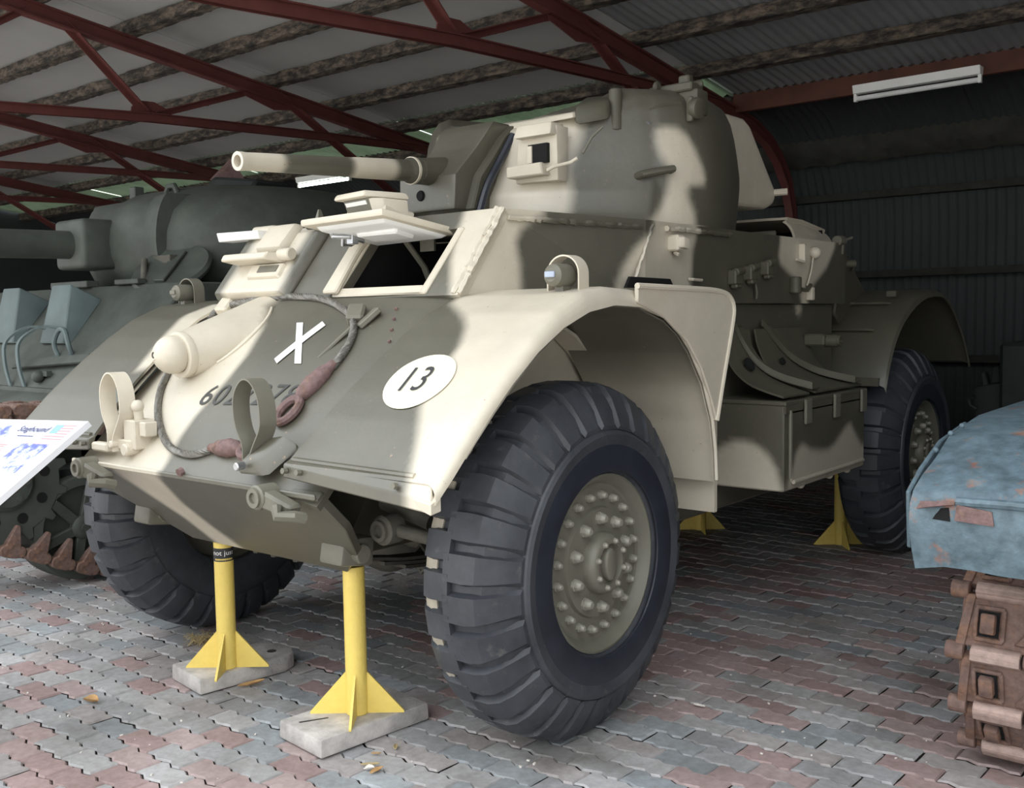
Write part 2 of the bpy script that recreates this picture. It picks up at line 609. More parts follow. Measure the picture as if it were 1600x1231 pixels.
MB().hexa([(-12.2, -.9, roof_z(-.9) + .03), (-.735, -.9, roof_z(-.9) + .03), (-.735, 3.79, roof_z(3.79) + .03), (-12.2, 3.79, roof_z(3.79) + .03)],
          [(-12.2, -.9, roof_z(-.9) + .05), (-.735, -.9, roof_z(-.9) + .05), (-.735, 3.79, roof_z(3.79) + .05), (-12.2, 3.79, roof_z(3.79) + .05)]).build('leak_cover_sheet', MAT['iron'], ceiling)  # unseen sheet added above the lining to stop light leaking at panel edges
def corrugated(x0, x1, prof, name, mat, parent, pitch=.068, amp=.009, th=.004, thick_n=None):
    n = int((x1 - x0) / pitch * 4)
    # direction normals of the profile
    rows = []
    for k, (y, z) in enumerate(prof):
        a = prof[max(k - 1, 0)]; b = prof[min(k + 1, len(prof) - 1)]
        d = Vector((b[0] - a[0], b[1] - a[1])).normalized()
        nn = Vector((-d.y, d.x))
        row = []
        for i in range(n + 1):
            x = x0 + (x1 - x0) * i / n
            h = amp * sin(2 * pi * (x - x0) / pitch)
            row.append((x, y + nn.x * h, z + nn.y * h))
        rows.append(row)
    return MB().sheet(rows, th).build(name, mat, parent, angle=60)

def sub_profile(y0, y1, step=.4):
    n = max(1, int((y1 - y0) / step))
    return [(y0 + (y1 - y0) * i / n, roof_z(y0 + (y1 - y0) * i / n)) for i in range(n + 1)]
# corrugated iron over the right-hand bays, one sheet per ten corrugations
x = -.734
while x < XRIGHT:
    x1 = min(x + .68, XRIGHT)
    corrugated(x - .02, x1 + .02, sub_profile(-.9, 4.47, 1.2), 'roof_sheet', MAT['iron'], ceiling)
    x += .68
# left bays: a row of green translucent sheets below the last roof purlin, iron beyond
for i in range(len(TRUSS_X) - 4):
    xr, xl = TRUSS_X[i + 3], TRUSS_X[i + 4]
    corrugated(xl + .003, xr - .003, [(3.70, roof_z(3.70)), (4.1, roof_z(4.1)), (4.47, roof_z(4.47))], 'skylight_sheet', MAT['green_sheet'], ceiling, pitch=.082, amp=.017)

# back wall: corrugated iron that curves over into the roof
wall_back = structure('wall_back')
x = -12.2
while x < XRIGHT:
    x1 = min(x + .68, XRIGHT)
    y0 = 4.43
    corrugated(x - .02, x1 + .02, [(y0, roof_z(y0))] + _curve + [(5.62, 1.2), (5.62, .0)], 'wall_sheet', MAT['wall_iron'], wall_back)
    x += .68
wall_right = structure('wall_right')
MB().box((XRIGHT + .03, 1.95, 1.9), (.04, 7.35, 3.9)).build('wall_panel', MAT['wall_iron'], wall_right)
wall_left = structure('wall_left')
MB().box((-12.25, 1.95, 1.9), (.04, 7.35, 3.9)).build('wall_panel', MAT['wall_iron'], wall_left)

# ragged steel purlins with old dirt and crumbling foam along them
def ragged_bar(name, mat, x0, x1, y, z, h, w, slope, rag, seed, parent=None, structure_kind=True):
    r = random.Random(seed)
    n = int((x1 - x0) / .035)
    rows = []
    lo = up_ = 0
    for i in range(n + 1):
        x_ = x0 + (x1 - x0) * i / n
        a = rag * (mnoise.noise(Vector((x_ * 6, seed * 3.1, 0))) + .6 * mnoise.noise(Vector((x_ * 19, seed, 5))))
        b = rag * (mnoise.noise(Vector((x_ * 7, seed * 1.7, 9))) + .6 * mnoise.noise(Vector((x_ * 23, seed, 2))))
        c = rag * .6 * mnoise.noise(Vector((x_ * 15, seed, 12)))
        prof = [(-w / 2 - a * .5, -h * .5 + c), (w / 2 + b * .5, -h * .5 - c * .6), (w / 2 + b * .35, h * .1), (w * .22, h * .12 + a * .2),
                (w * .22, h * .42), (w / 2, h * .5), (-w / 2 - a, h * .5), (-w / 2 - a * .7, h * .1 + b * .3)]
        ring = []
        for (yy, zz) in prof:
            ring.append((x_, y + yy, z + zz + yy * slope))
        rows.append(ring)
    o = MB().loft(rows).build(name, mat, parent, angle=50)
    if structure_kind:
        o['kind'] = 'structure'
    return o
for i, y in enumerate([-.87, -.6, .02, .62, 1.25, 1.82, 2.42, 3.07, 3.76]):
    ragged_bar('roof_purlin', MAT['purlin'], -12.2, XRIGHT, y, roof_z(y) - .055, .080, .072, ROOF_S, .018, i + 1)
MB().prism([(4.44, 2.80), (4.49, 2.80), (4.49, 2.94), (4.44, 2.95)], 'x', -.75, XRIGHT).build('eave_beam', MAT['red_beam'], bevel=.004)['kind'] = 'structure'
ragged_bar('eave_beam', MAT['purlin'], -12.2, -.75, 4.46, 2.87, .09, .08, ROOF_S, .02, 31)
ragged_bar('wall_girt', MAT['girt'], -12.2, XRIGHT, 5.33, 2.58, .12, .09, -.9, .030, 41)
ragged_bar('wall_girt', MAT['girt'], -12.2, XRIGHT, 5.555, 2.235, .055, .10, 0, .010, 42)
ragged_bar('wall_girt', MAT['girt'], -12.2, XRIGHT, 5.555, 1.61, .055, .10, 0, .006, 43)
ragged_bar('wall_girt', MAT['girt'], -12.2, XRIGHT, 5.555, .945, .05, .10, 0, .004, 44)

# red steel trusses: each one a piece of the frame with its own members
def angle_iron(p0, p1, w, parent, name, x):
    # L-section member in the truss plane x
    a = Vector((x, p0[0], p0[1])); b = Vector((x, p1[0], p1[1]))
    d = (b - a).normalized(); n = Vector((1, 0, 0)); s = d.cross(n).normalized()
    t = .007
    prof = [(0, 0), (w, 0), (w, t), (t, t), (t, w), (0, w)]
    rings = [[p + n * (px - w / 2) + s * (py - w / 2) for px, py in prof] for p in (a, b)]
    return MB().loft(rings).build(name, MAT['truss'], parent)
for x in TRUSS_X[:-1]:
    t = structure('roof_truss', (x, 2.4, 2.8))
    # top chord follows the roof and bends down into the wall
    top = [(-.9, roof_z(-.9) - .145)] + [(y, roof_z(y) - .145) for y in (0, 1, 2, 3, 3.9, 4.4)] + [(4.75, 2.745), (5.0, 2.665), (5.2, 2.54), (5.36, 2.37), (5.45, 2.15), (5.48, 1.9), (5.48, .0)]
    m = MB()
    w, h = .065, .10
    rings = []
    for k, (y, z) in enumerate(top):
        a_ = top[max(k - 1, 0)]; b_ = top[min(k + 1, len(top) - 1)]
        d = Vector((b_[0] - a_[0], b_[1] - a_[1])).normalized(); n = Vector((-d.y, d.x))
        pr = [(-w / 2, -h / 2), (w / 2, -h / 2), (w / 2, -h / 2 + .012), (.006, -h / 2 + .014), (.006, h / 2 - .014), (w / 2, h / 2 - .012), (w / 2, h / 2), (-w / 2, h / 2)]
        rings.append([(x + px, y + n.x * pz, z + n.y * pz) for px, pz in pr])
    m.loft(rings).build('top_chord', MAT['truss'], t)
    bc = [(-.9, 2.572), (.02, 2.62), (1.38, 2.722), (2.84, 2.785), (4.15, 2.83)]
    m = MB()
    for dx in (-.03, .012):
        m.strap([(x + dx, y, z) for y, z in bc], (0, 0, 1), .055, .008)
    m.strap([(x, y, z + .027) for y, z in bc], (1, 0, 0), .075, .007)
    m.build('bottom_chord', MAT['truss'], t)
    angle_iron((-.45, 2.61), (.55, 3.27), .045, t, 'web_member', x)
    angle_iron((.80, 3.24), (1.36, 2.745), .048, t, 'web_member', x)
    angle_iron((1.42, 2.745), (2.30, 3.06), .045, t, 'web_member', x)
    angle_iron((2.50, 3.05), (5.42, 1.45), .050, t, 'knee_brace', x)
    MB().prism([(2.14, 3.12), (2.72, 3.05), (2.66, 2.96), (2.45, 2.93), (2.18, 3.0)], 'x', x - .012, x - .002).build('gusset_plate', MAT['truss'], t)
    MB().prism([(1.24, 2.72), (1.54, 2.74), (1.52, 2.80), (1.42, 2.835), (1.32, 2.83), (1.25, 2.78)], 'x', x - .012, x - .002).build('gusset_plate', MAT['truss'], t)
    MB().prism([(.64, 3.32), (1.0, 3.27), (.9, 3.19), (.7, 3.22)], 'x', x - .012, x - .002).build('gusset_plate', MAT['truss'], t)
    mb = MB()
    for (y, z) in ((2.25, 3.06), (2.35, 3.02), (2.55, 3.02), (1.33, 2.77), (1.45, 2.78)):
        mb.cyl((x - .02, y, z), (x - .012, y, z), .012, n=6)
    o = mb.build('rivets', MAT['truss'], t); o['kind'] = 'stuff'

# fluorescent battens
def batten(name, label, a, b, lit):
    a = Vector(a); b = Vector(b)
    t = thing(name, label, 'light fitting', tuple((a + b) / 2), None)
    d = (b - a).normalized()
    up = Vector((0, 0, 1)); s = d.cross(up).normalized()
    u2 = s.cross(d)
    def P(l, q, r): return a + d * l + s * q + u2 * r
    L = (b - a).length
    MB().loft([[P(l, -.03, .0), P(l, .03, .0), P(l, .045, .055), P(l, -.045, .055)] for l in (0, L)]).build('batten_body', MAT['enamel'], t, bevel=.003)
    for l in (.0, L - .02):
        MB().hexa([P(l, -.014, -.05), P(l + .02, -.014, -.05), P(l + .02, .014, -.05), P(l, .014, -.05)],
                  [P(l, -.014, .0), P(l + .02, -.014, .0), P(l + .02, .014, .0), P(l, .014, .0)]).build('lamp_holder', MAT['enamel'], t)
    MB().cyl(P(.02, 0, -.03), P(L - .02, 0, -.03), .017, n=12).build('fluorescent_tube', MAT['tube_on'] if lit else MAT['tube_off'], t)
    return t
# rafters between: the unlit fitting hangs under the red eave beam, the lit one further left
batten('fluorescent_batten', 'unlit white fluorescent batten fixed to the rusty red beam at top right', (.185, 4.40, 2.79), (1.00, 4.40, 2.795), False)
batten('fluorescent_batten', 'glowing fluorescent batten in the dark below the gun barrel', (-5.83, 4.45, 2.765), (-5.00, 4.45, 2.765), True)

# ------------------------------------------------------------------ paved floor
floor = structure('floor')
MB().box((-1.5, 1.7, -.035), (21.5, 8.0, .02)).build('joint_bed', MAT['grout'], floor)
ground = MB().box((-3.6, -22.0, -.06), (90, 42, .04)).build('ground_outside', MAT['ground'])
ground['kind'] = 'structure'
CW, CH = .0885, .0905          # half a paver, a course
X0, Y0 = -.488, -.937
def paver_outline():
    g = .0022
    n = 3
    A, B = .0085, .007
    def wx(x): return A * sin(2 * pi * x / CW)     # shape of the long joints
    def wy(y): return B * sin(2 * pi * y / CH)     # shape of the short joints
    pts = []
    N = 6
    for i in range(N):
        x = 2 * CW * i / N; pts.append((x, wx(x) + g))
    for i in range(2):
        y = CH * i / 2; pts.append((2 * CW - g + wy(y), y + (g if i == 0 else 0)))
    for i in range(N):
        x = 2 * CW * (1 - i / N); pts.append((x, CH + wx(x) - g))
    for i in range(2):
        y = CH * (1 - i / 2); pts.append((wy(y) + g, y - (g if i == 0 else 0)))
    return pts
_po = paver_outline()
_pc = (CW, CH / 2)
def paver_mesh():
    def ins(p, d):
        v = Vector((_pc[0] - p[0], _pc[1] - p[1])); l = v.length
        return (p[0] + v.x / l * d - _pc[0], p[1] + v.y / l * d - _pc[1])
    top = [(*ins(p, .0055), .0) for p in _po]
    low = [(*ins(p, .0), -.0065) for p in _po]
    n = len(top)
    return top + low, [tuple(range(n))] + [(i, n + i, n + (i + 1) % n, (i + 1) % n) for i in range(n)]
_pv, _pf = paver_mesh()
REDS = [(.385, .295, .285), (.41, .325, .315), (.36, .265, .255)]
GREYS = [(.38, .375, .375), (.42, .41, .41), (.34, .34, .345), (.39, .36, .355)]
BLUES = [(.315, .335, .35), (.345, .365, .38), (.295, .315, .33)]
def paver_colour(i, j, x, y):
    r = random.Random(i * 7919 + j * 104729)
    n = mnoise.noise(Vector((x * 1.1, y * 1.1, 3.3))) * .85 + mnoise.noise(Vector((x * 4.0, y * 4.0, 8.8))) * .55 + r.uniform(-.22, .22)
    if n > .16: c = r.choice(REDS)
    elif n < -.48: c = r.choice(BLUES)
    else: c = r.choice(GREYS if r.random() < .8 else BLUES + REDS)
    k = r.uniform(.9, 1.1)
    return tuple(min(1, q * k) for q in c)
cells = []
for j in range(-8, 72):
    for i in range(-52, 56):
        x = X0 + i * 2 * CW + (CW if j % 2 else 0); y = Y0 + j * CH
        if x < -10 or x > 9.0: continue
        cells.append((x, y, i, j))
_cl = cam.matrix_world.inverted()
def in_view(x, y):
    p = _cl @ Vector((x, y, 0))
    if p.z > -.3: return None
    u = p.x / -p.z * 1576.8; v = p.y / -p.z * 1576.8
    return (-p.z) if (abs(u) < 840 and v > -640) else None
_seen = sorted((in_view(x + CW, y + CH / 2), x, y, i, j) for x, y, i, j in cells if in_view(x + CW, y + CH / 2))
_near = set((i, j) for d, x, y, i, j in _seen[:298])
me = None
sv, sf, sc_ = [], [], []
for x, y, i, j in cells:
    r = random.Random(i * 31 + j * 1013)
    z = r.uniform(-.0035, .0025); tx = r.uniform(-.012, .012); ty = r.uniform(-.015, .015)
    col = paver_colour(i, j, x, y)
    if (i, j) in _near:
        if me is None:
            me = bpy.data.meshes.new('paver')
            me.from_pydata(_pv, [], _pf)
            me.materials.append(MAT['paver'])
        o = bpy.data.objects.new('paver', me)
        COL.objects.link(o)
        o.location = (x + CW, y + CH / 2, z)
        o.rotation_euler = (tx, ty, r.uniform(-.012, .012))
        o.color = (*col, 1)
        o.parent = floor
    else:
        n = len(sv)
        sv += [(x + CW + p[0], y + CH / 2 + p[1], z + p[2] + p[0] * -ty + p[1] * tx) for p in _pv]
        sf += [tuple(k + n for k in f) for f in _pf]
        sc_ += [col] * len(_pv)
me2 = bpy.data.meshes.new('paver_field')
me2.from_pydata(sv, [], sf)
me2.materials.append(MAT['paver'])
ca = me2.attributes.new('tint', 'FLOAT_COLOR', 'POINT')
ca.data.foreach_set('color', [q for c in sc_ for q in (*c, 1)])
o = bpy.data.objects.new('paver_field', me2)
COL.objects.link(o); o.parent = floor; o['kind'] = 'stuff'

# ------------------------------------------------------------------ camouflage: painted patches in the car's own coordinates
def _sd(poly, px, py):
    # signed distance to a polygon (negative inside)
    d = 1e9; ins = False
    n = len(poly)
    for i in range(n):
        ax, ay = poly[i]; bx, by = poly[i - 1]
        ex, ey = bx - ax, by - ay
        wx, wy = px - ax, py - ay
        t = max(0., min(1., (wx * ex + wy * ey) / (ex * ex + ey * ey + 1e-12)))
        dx, dy = wx - ex * t, wy - ey * t
        d = min(d, dx * dx + dy * dy)
        if (ay > py) != (by > py) and px < (bx - ax) * (py - ay) / (by - ay + 1e-12) + ax:
            ins = not ins
    d = sqrt(d)
    return -d if ins else d
def camo_fn(patches, base=1., soft=.017):
    # patches: (axes, polygon, value); later ones paint over earlier ones
    ix = {'x': 0, 'y': 1, 'z': 2}
    pp = [(ix[a[0]], ix[a[1]], poly, val) for a, poly, val in patches]
    def f(p, n=None):
        v = base
        for a, b, poly, val in pp:
            d = _sd(poly, p[a], p[b])
            if d < soft * 2:
                k = max(0., min(1., .5 - d / (2 * soft)))
                v = v + (val - v) * k
        return v
    return f
ALL_OLIVE = camo_fn([])
ALL_SAND = camo_fn([], 0.)
CAMO = {}
_nose_sand = [(-.80, .10), (-.263, .10), (-.263, -.203), (-.243, -.219), (-.172, -.301), (-.125, -.40), (-.119, -.487), (-.125, -.546), (-.14, -.606), (-.136, -.669), (-.111, -.735), (-.105, -.80), (-.80, -.80)]
CAMO['nose_plate'] = [('xy', _nose_sand, 0.)]
CAMO['lower_nose_plate'] = [('xz', [(-.55, .85), (-.105, .85), (-.150, .80), (-.169, .705), (-.129, .608), (-.06, .50), (-.22, .50), (-.27, .63), (-.402, .774), (-.50, .85)], 0.)]
CAMO['nose_cheek'] = []
CAMO['fender_left'] = [('xy', [(.62, .30), (.63, -.02), (.646, -.182), (.72, -.235), (.796, -.284), (.834, -.321), (.875, -.39), (.882, -.474), (.884, -.535), (.908, -.59), (.965, -.66), (1.0, -.71), (1.030, -.762), (1.06, -.83), (1.4, -.83), (1.4, 1.2), (.62, 1.2)], 0.)]
CAMO['fender_right'] = [('xy', [(-.50, -.50), (-.64, -.52), (-.70, -.38), (-.76, -.22), (-.70, -.10), (-.50, -.05)], 0.)]
CAMO['front_plate'] = [('xz', [(.496, 1.72), (.518, 1.587), (.548, 1.496), (.612, 1.393), (.62, 1.3), (.9, 1.3), (.9, 1.72)], 0.),
                       ('xz', [(-.20, 1.72), (-.24, 1.50), (-.20, 1.3), (-.60, 1.3), (-.52, 1.50), (-.45, 1.72)], 0.)]
CAMO['hull_side'] = [('yz', [(.212, 1.80), (.212, 1.65), (.160, 1.63), (.120, 1.60), (.099, 1.559), (.106, 1.487), (.102, 1.406), (.10, 1.3), (-.4, 1.3), (-.4, 1.80)], 0.),
                     ('yz', [(.69, 1.70), (.663, 1.614), (.62, 1.59), (.577, 1.556), (.525, 1.484), (.499, 1.421), (.48, 1.34), (.93, 1.34), (.952, 1.428), (.957, 1.554), (.991, 1.632), (1.0, 1.7)], 0.),
                     ('yz', [(1.739, 1.70), (1.739, 1.625), (1.725, 1.565), (1.745, 1.53), (1.83, 1.495), (1.911, 1.462), (1.965, 1.394), (1.985, 1.30), (2.03, 1.31), (2.06, 1.39), (2.107, 1.446), (2.266, 1.532), (2.359, 1.626), (2.38, 1.7)], 0.)]
CAMO['turret'] = [('yz', [(.783, 2.12), (.763, 2.086), (.733, 1.987), (.705, 1.92), (.691, 1.874), (.682, 1.801), (.677, 1.74), (.670, 1.55), (.3, 1.55), (.3, 2.12)], 0.),
                  ('yz', [(.951, 2.034), (.976, 2.047), (1.019, 2.043), (1.055, 2.015), (1.083, 1.962), (1.110, 1.895), (1.124, 1.85), (1.117, 1.827), (1.057, 1.821), (1.046, 1.801), (1.053, 1.767), (1.082, 1.718), (1.094, 1.672), (1.10, 1.60), (.915, 1.60), (.920, 1.669), (.925, 1.691), (.952, 1.735), (.97, 1.787), (.975, 1.831), (.975, 1.876), (.955, 1.928), (.945, 1.987)], 0.)]
CAMO['turret_bustle'] = []
CAMO['gun_shield'] = []
CAMO['gun_barrel'] = [('yx', [(-.326, -.3), (-.326, .3), (-.015, .3), (-.015, -.3)], 1.), ('yx', [(.195, -.3), (.195, .3), (.9, .3), (.9, -.3)], 1.)]
CAMO['stowage_box'] = [('xz', [(.80, .72), (.86, .76), (.903, .783), (.94, .800), (.985, .800), (1.032, .790), (1.087, .75), (1.121, .697), (1.144, .615), (1.144, .5), (.7, .5), (.7, .72)], 0.),
                       ('yz', [(1.195, .55), (1.226, .672), (1.269, .757), (1.310, .782), (1.343, .782), (1.407, .754), (1.492, .74), (1.594, .734), (1.66, .75), (1.719, .777), (1.79, .815), (1.843, .823), (1.905, .765), (1.969, .715), (2.05, .71), (2.05, .55)], .25)]
CAMO['wheel_well'] = [('yz', [(.64, .9), (.66, 1.06), (.80, 1.06), (.9, 1.5), (.64, 1.5)], 1.)]
CAMO['fender_extension'] = []
CAMO['engine_cowl'] = []
CAMO['rear_fender'] = []
CAMO['co_driver_visor'] = [('xz', [(-.70, 1.72), (-.53, 1.72), (-.56, 1.55), (-.60, 1.30), (-.70, 1.30)], 1.), ('xz', [(-.215, 1.72), (-.235, 1.55), (-.222, 1.46), (-.235, 1.30), (-.1, 1.30), (-.1, 1.72)], 1.)]

def patches_for(name):
    return CAMO.get(name, [])

# ================================================================== THE ARMOURED CAR
car = thing('armoured_car', 'sand and olive camouflaged wheeled armoured car with a round gun turret, propped on stands', 'armoured car', (0, 1.2, 0))
CM = MAT['camo']
def camo(name, base=1.):
    return camo_fn(patches_for(name), base)
NOSE_Y0, NOSE_Y1 = -.758, -.14
def nose_z(x, y):
    t = (y - NOSE_Y0) / (NOSE_Y1 - NOSE_Y0)
    tt = max(0., min(1., t))
    return .832 + .563 * t + .035 * sin(pi * tt) - .045 * abs(x / .66) ** 3 * sin(pi * min(1, .25 + .5 * tt))
# --- nose
rows = []
NX, NY = 45, 26
for j in range(NY):
    y = NOSE_Y0 + (-.135 - NOSE_Y0) * j / (NY - 1)
    rows.append([(-.665 + 1.33 * i / (NX - 1), y, nose_z(-.665 + 1.33 * i / (NX - 1), y)) for i in range(NX)])
MB().sheet(rows, .02, flip=-1).build('nose_plate', CM, car, camo=camo('nose_plate'), dense=.022)
MB().strap([(-.668, -.764, .826), (.668, -.764, .826)], (0, 0, 1), .018, .012).build('nose_edge', CM, car, camo=camo('nose_plate'), dense=.03, bevel=.004)
low = [(-.662, -.756, .818), (.662, -.756, .818), (.664, -.655, .714), (.60, -.56, .616), (.46, -.475, .528), (-.38, -.475, .528), (-.56, -.592, .649), (-.664, -.655, .714)]
MB().plate(low, (0, .72, .70), .03).build('lower_nose_plate', CM, car, camo=camo('lower_nose_plate'), dense=.03, bevel=.003)
for s in ():
    MB().hexa([(s * .66, -.75, .82), (s * .66, -.70, .86), (s * .5, -.40, .90), (s * .5, -.46, .64)],
              [(s * .645, -.75, .82), (s * .645, -.70, .86), (s * .485, -.40, .90), (s * .485, -.46, .64)]).build('nose_cheek', CM, car, camo=camo('nose_cheek'))
MB().hexa([(-.36, -.42, .545), (.36, -.42, .545), (.36, .87, .53), (-.36, .87, .53)], [(-.5, -.40, .80), (.5, -.40, .80), (.5, .87, 1.33), (-.5, .87, 1.33)]).build('front_tub', MAT['olive'], car)
MB().box((0, 1.62, .93), (1.68, 1.60, .86)).build('hull_middle', CM, car, dense=.05, bevel=.01, camo=camo('hull_side'))
MB().box((0, 3.1, .90), (1.16, 1.7, .74)).build('rear_tub', MAT['olive'], car, bevel=.01)
# --- upper hull: side and roof armour
B = [(-.63, -.15), (.63, -.15), (.862, .62), (.872, 2.5), (-.872, 2.5), (-.862, .62)]
T = [(-.66, .05), (.66, .05), (.868, .62), (.872, 2.5), (-.872, 2.5), (-.868, .62)]
ZB, ZT, ZF = 1.355, 1.655, 1.672
def ring_(pts, z, zf):
    return [(x, y, zf if k < 2 else z) for k, (x, y) in enumerate(pts)]
rb = ring_(B, ZB, 1.385); rt = ring_(T, ZT, ZF)
m = MB(); n = 6
m.add(rb + rt, [(n + 0, n + 1, n + 2, n + 5), (n + 2, n + 3, n + 4, n + 5)] + [(i, (i + 1) % n, n + (i + 1) % n, n + i) for i in (1, 2, 3, 4, 5)])
m.build('upper_hull', CM, car, dense=.022, camo=camo('hull_side'), smooth=False)
# front plate with the driver's opening
def fp(x, b, out=0.):
    # point on the sloping front plate, b from its foot (0) to its top (1)
    return (x, -.15 + .20 * b - out * .82, 1.385 + .287 * b + out * .57)
m = MB()
HX0, HX1, HB0, HB1 = .065, .475, .10, .79
xs = [-.645, -.3, HX0, HX1, .645]
def edge_x(x, b):
    return x * (1 + .045 * b) if abs(x) > .6 else x + .05 * b * (1 if x > 0 else 0)
for (xa, xb, ba, bb) in [(xs[0], xs[1], 0, 1), (xs[1], xs[2], 0, 1), (xs[3], xs[4], 0, 1), (xs[2], xs[3], 0, HB0), (xs[2], xs[3], HB1, 1)]:
    q = [(xa, ba), (xb, ba), (xb, bb), (xa, bb)]
    m.hexa([fp(edge_x(x, b), b, -.035) for x, b in q], [fp(edge_x(x, b), b, 0) for x, b in q])
m.build('front_plate', CM, car, dense=.022, camo=camo('front_plate'), smooth=False)
# near-black box, its colour standing in for the shade inside the driver's compartment
m = MB()
q = [(HX0 - .03, HB0 - .05), (HX1 + .03, HB0 - .05), (HX1 + .03, HB1 + .04), (HX0 - .03, HB1 + .04)]
a = [fp(edge_x(x, b), b, -.037) for x, b in q]
b_ = [(x, y + .55, z + .0) for x, y, z in a]
m.add(a + b_, [(4, 5, 6, 7), (0, 1, 5, 4), (1, 2, 6, 5), (2, 3, 7, 6), (3, 0, 4, 7)])
m.build('driver_compartment', MAT['slot'], car, smooth=False)
# raised frame round the opening
m = MB()
fw_ = .028
def fr(x0, x1, b0, b1):
    q = [(x0, b0), (x1, b0), (x1, b1), (x0, b1)]
    m.hexa([fp(edge_x(x, b), b, -.03) for x, b in q], [fp(edge_x(x, b), b, .008) for x, b in q])
fr(HX0 - fw_, HX0, HB0 - .08, HB1); fr(HX1, HX1 + fw_, HB0 - .08, HB1); fr(HX0, HX1, HB0 - .08, HB0 + .02)
m.build('hatch_frame', MAT['sand'], car, bevel=.004)
pq = [(.005, .03), (.078, .03), (.086, .50), (.098, .68), (.092, .78), (.062, .82), (.032, .70)]
MB().hexa([fp(x, b, .008) for x, b in pq], [fp(x, b, .030) for x, b in pq]).build('hatch_hinge_plate', MAT['sand'], car, bevel=.006)
MB().cyl(fp(.064, .68, .029), fp(.064, .68, .033), .014).build('pivot_hole', MAT['slot'], car)
MB().tube([fp(.135, .74, .02), fp(.16, .70, .03), fp(.165, .66, .03)], .011).build('latch_knob', MAT['sand'], car)
MB().strap([(.16, .10, 1.60), (.20, .16, 1.50), (.22, .18, 1.42)], (1, 0, 0), .025, .008).build('inner_stay', MAT['wheel_olive'], car)
MB().box((.24, .14, 1.585), (.07, .01, .06)).build('inner_flap', MAT['wheel_olive'], car)
# open driver's hatch, swung up and held level
ht = MB().hexa([(.00, -.25, 1.637), (.415, -.25, 1.645), (.475, .05, 1.592), (.07, .055, 1.585)],
          [(.00, -.25, 1.662), (.415, -.25, 1.670), (.475, .05, 1.617), (.07, .055, 1.610)]).build('driver_hatch', MAT['sand'], car, bevel=.008, seg=2)
MB().hexa([(.06, -.21, 1.618), (.385, -.21, 1.626), (.43, .01, 1.583), (.11, .015, 1.576)],
          [(.05, -.225, 1.637), (.395, -.225, 1.645), (.445, .03, 1.594), (.095, .03, 1.588)]).build('inner_lining', MAT['white'], ht, bevel=.004)
MB().box((.27, -.10, 1.605), (.20, .09, .03), Matrix.Rotation(radians(-9), 3, 'X')).build('hatch_pad', MAT['white'], ht, bevel=.006)
mm = MB(); mm.box((.08, -.13, 1.612), (.05, .05, .035)); mm.tube([(.06, -.16, 1.615), (.09, -.18, 1.60), (.13, -.14, 1.60), (.14, -.08, 1.585)], .008)
mm.box((.125, -.12, 1.60), (.03, .03, .05))
o = mm.build('latch', MAT['chrome'], ht, bevel=.003)
MB().tube([(.10, -.14, 1.61), (.085, -.13, 1.575), (.08, -.09, 1.575), (.072, -.04, 1.60)], .007).build('stay_rod', MAT['chrome'], ht)
# vision block flap standing on the hatch
vb = MB().hexa([(.10, -.13, 1.665), (.30, -.13, 1.668), (.31, .0, 1.645), (.10, .0, 1.64)],
               [(.10, -.12, 1.70), (.29, -.12, 1.703), (.31, .01, 1.68), (.10, .01, 1.675)]).build('vision_block', MAT['sand'], ht, bevel=.006)
fl = MB().hexa([(.085, -.175, 1.722), (.248, -.175, 1.728), (.305, -.005, 1.722), (.135, -.005, 1.716)],
          [(.092, -.165, 1.745), (.240, -.165, 1.751), (.295, -.015, 1.748), (.145, -.015, 1.742)]).build('vision_flap', MAT['sand'], ht, bevel=.009, seg=2)
MB().hexa([(.120, -.135, 1.675), (.262, -.135, 1.679), (.285, -.02, 1.668), (.14, -.02, 1.664)],
          [(.110, -.150, 1.724), (.245, -.150, 1.729), (.285, -.02, 1.724), (.13, -.02, 1.720)]).build('flap_block', MAT['wheel_olive'], fl, bevel=.005)
MB().hexa([(.128, -.146, 1.700), (.232, -.146, 1.704), (.232, -.140, 1.704), (.128, -.140, 1.700)],
          [(.126, -.152, 1.713), (.230, -.152, 1.717), (.230, -.144, 1.717), (.126, -.144, 1.713)]).build('vision_slit', MAT['white'], fl)
MB().hexa([(.262, -.150, 1.668), (.295, -.12, 1.668), (.31, -.02, 1.660), (.285, -.02, 1.660)],
          [(.250, -.160, 1.724), (.285, -.12, 1.724), (.305, -.02, 1.720), (.285, -.02, 1.720)]).build('flap_cheek', MAT['sand'], fl, bevel=.004)
for x in (.10, .40):
    MB().cyl((x, .055, 1.615), (x + .10, .055, 1.615), .018, n=12).build('hatch_hinge', MAT['sand'], car)
# co-driver's visor, shut, with its hinged flap
cv = MB().hexa([fp(-.66, .02, 0), fp(-.20, .02, 0), fp(-.16, .9, 0), fp(-.66, .9, 0)],
               [fp(-.635, .04, .045), fp(-.225, .04, .045), fp(-.185, .84, .045), fp(-.60, .84, .045)]).build('co_driver_visor', CM, car, bevel=.010, seg=2, dense=.03, camo=camo('co_driver_visor', 0.))
hb = MB().hexa([fp(-.47, .52, .04), fp(-.30, .52, .04), fp(-.29, .96, .03), fp(-.47, .96, .03)],
          [fp(-.46, .56, .085), fp(-.31, .56, .085), fp(-.30, .90, .075), fp(-.46, .90, .075)]).build('visor_hinge_block', MAT['sand'], cv, bevel=.014, seg=2)
fl = MB().hexa([fp(-.565, .41, .045), fp(-.27, .41, .045), fp(-.27, .52, .045), fp(-.565, .52, .045)],
          [fp(-.585, .33, .115), fp(-.31, .33, .115), fp(-.29, .40, .125), fp(-.57, .40, .125)]).build('visor_flap', MAT['sand'], cv, bevel=.005)
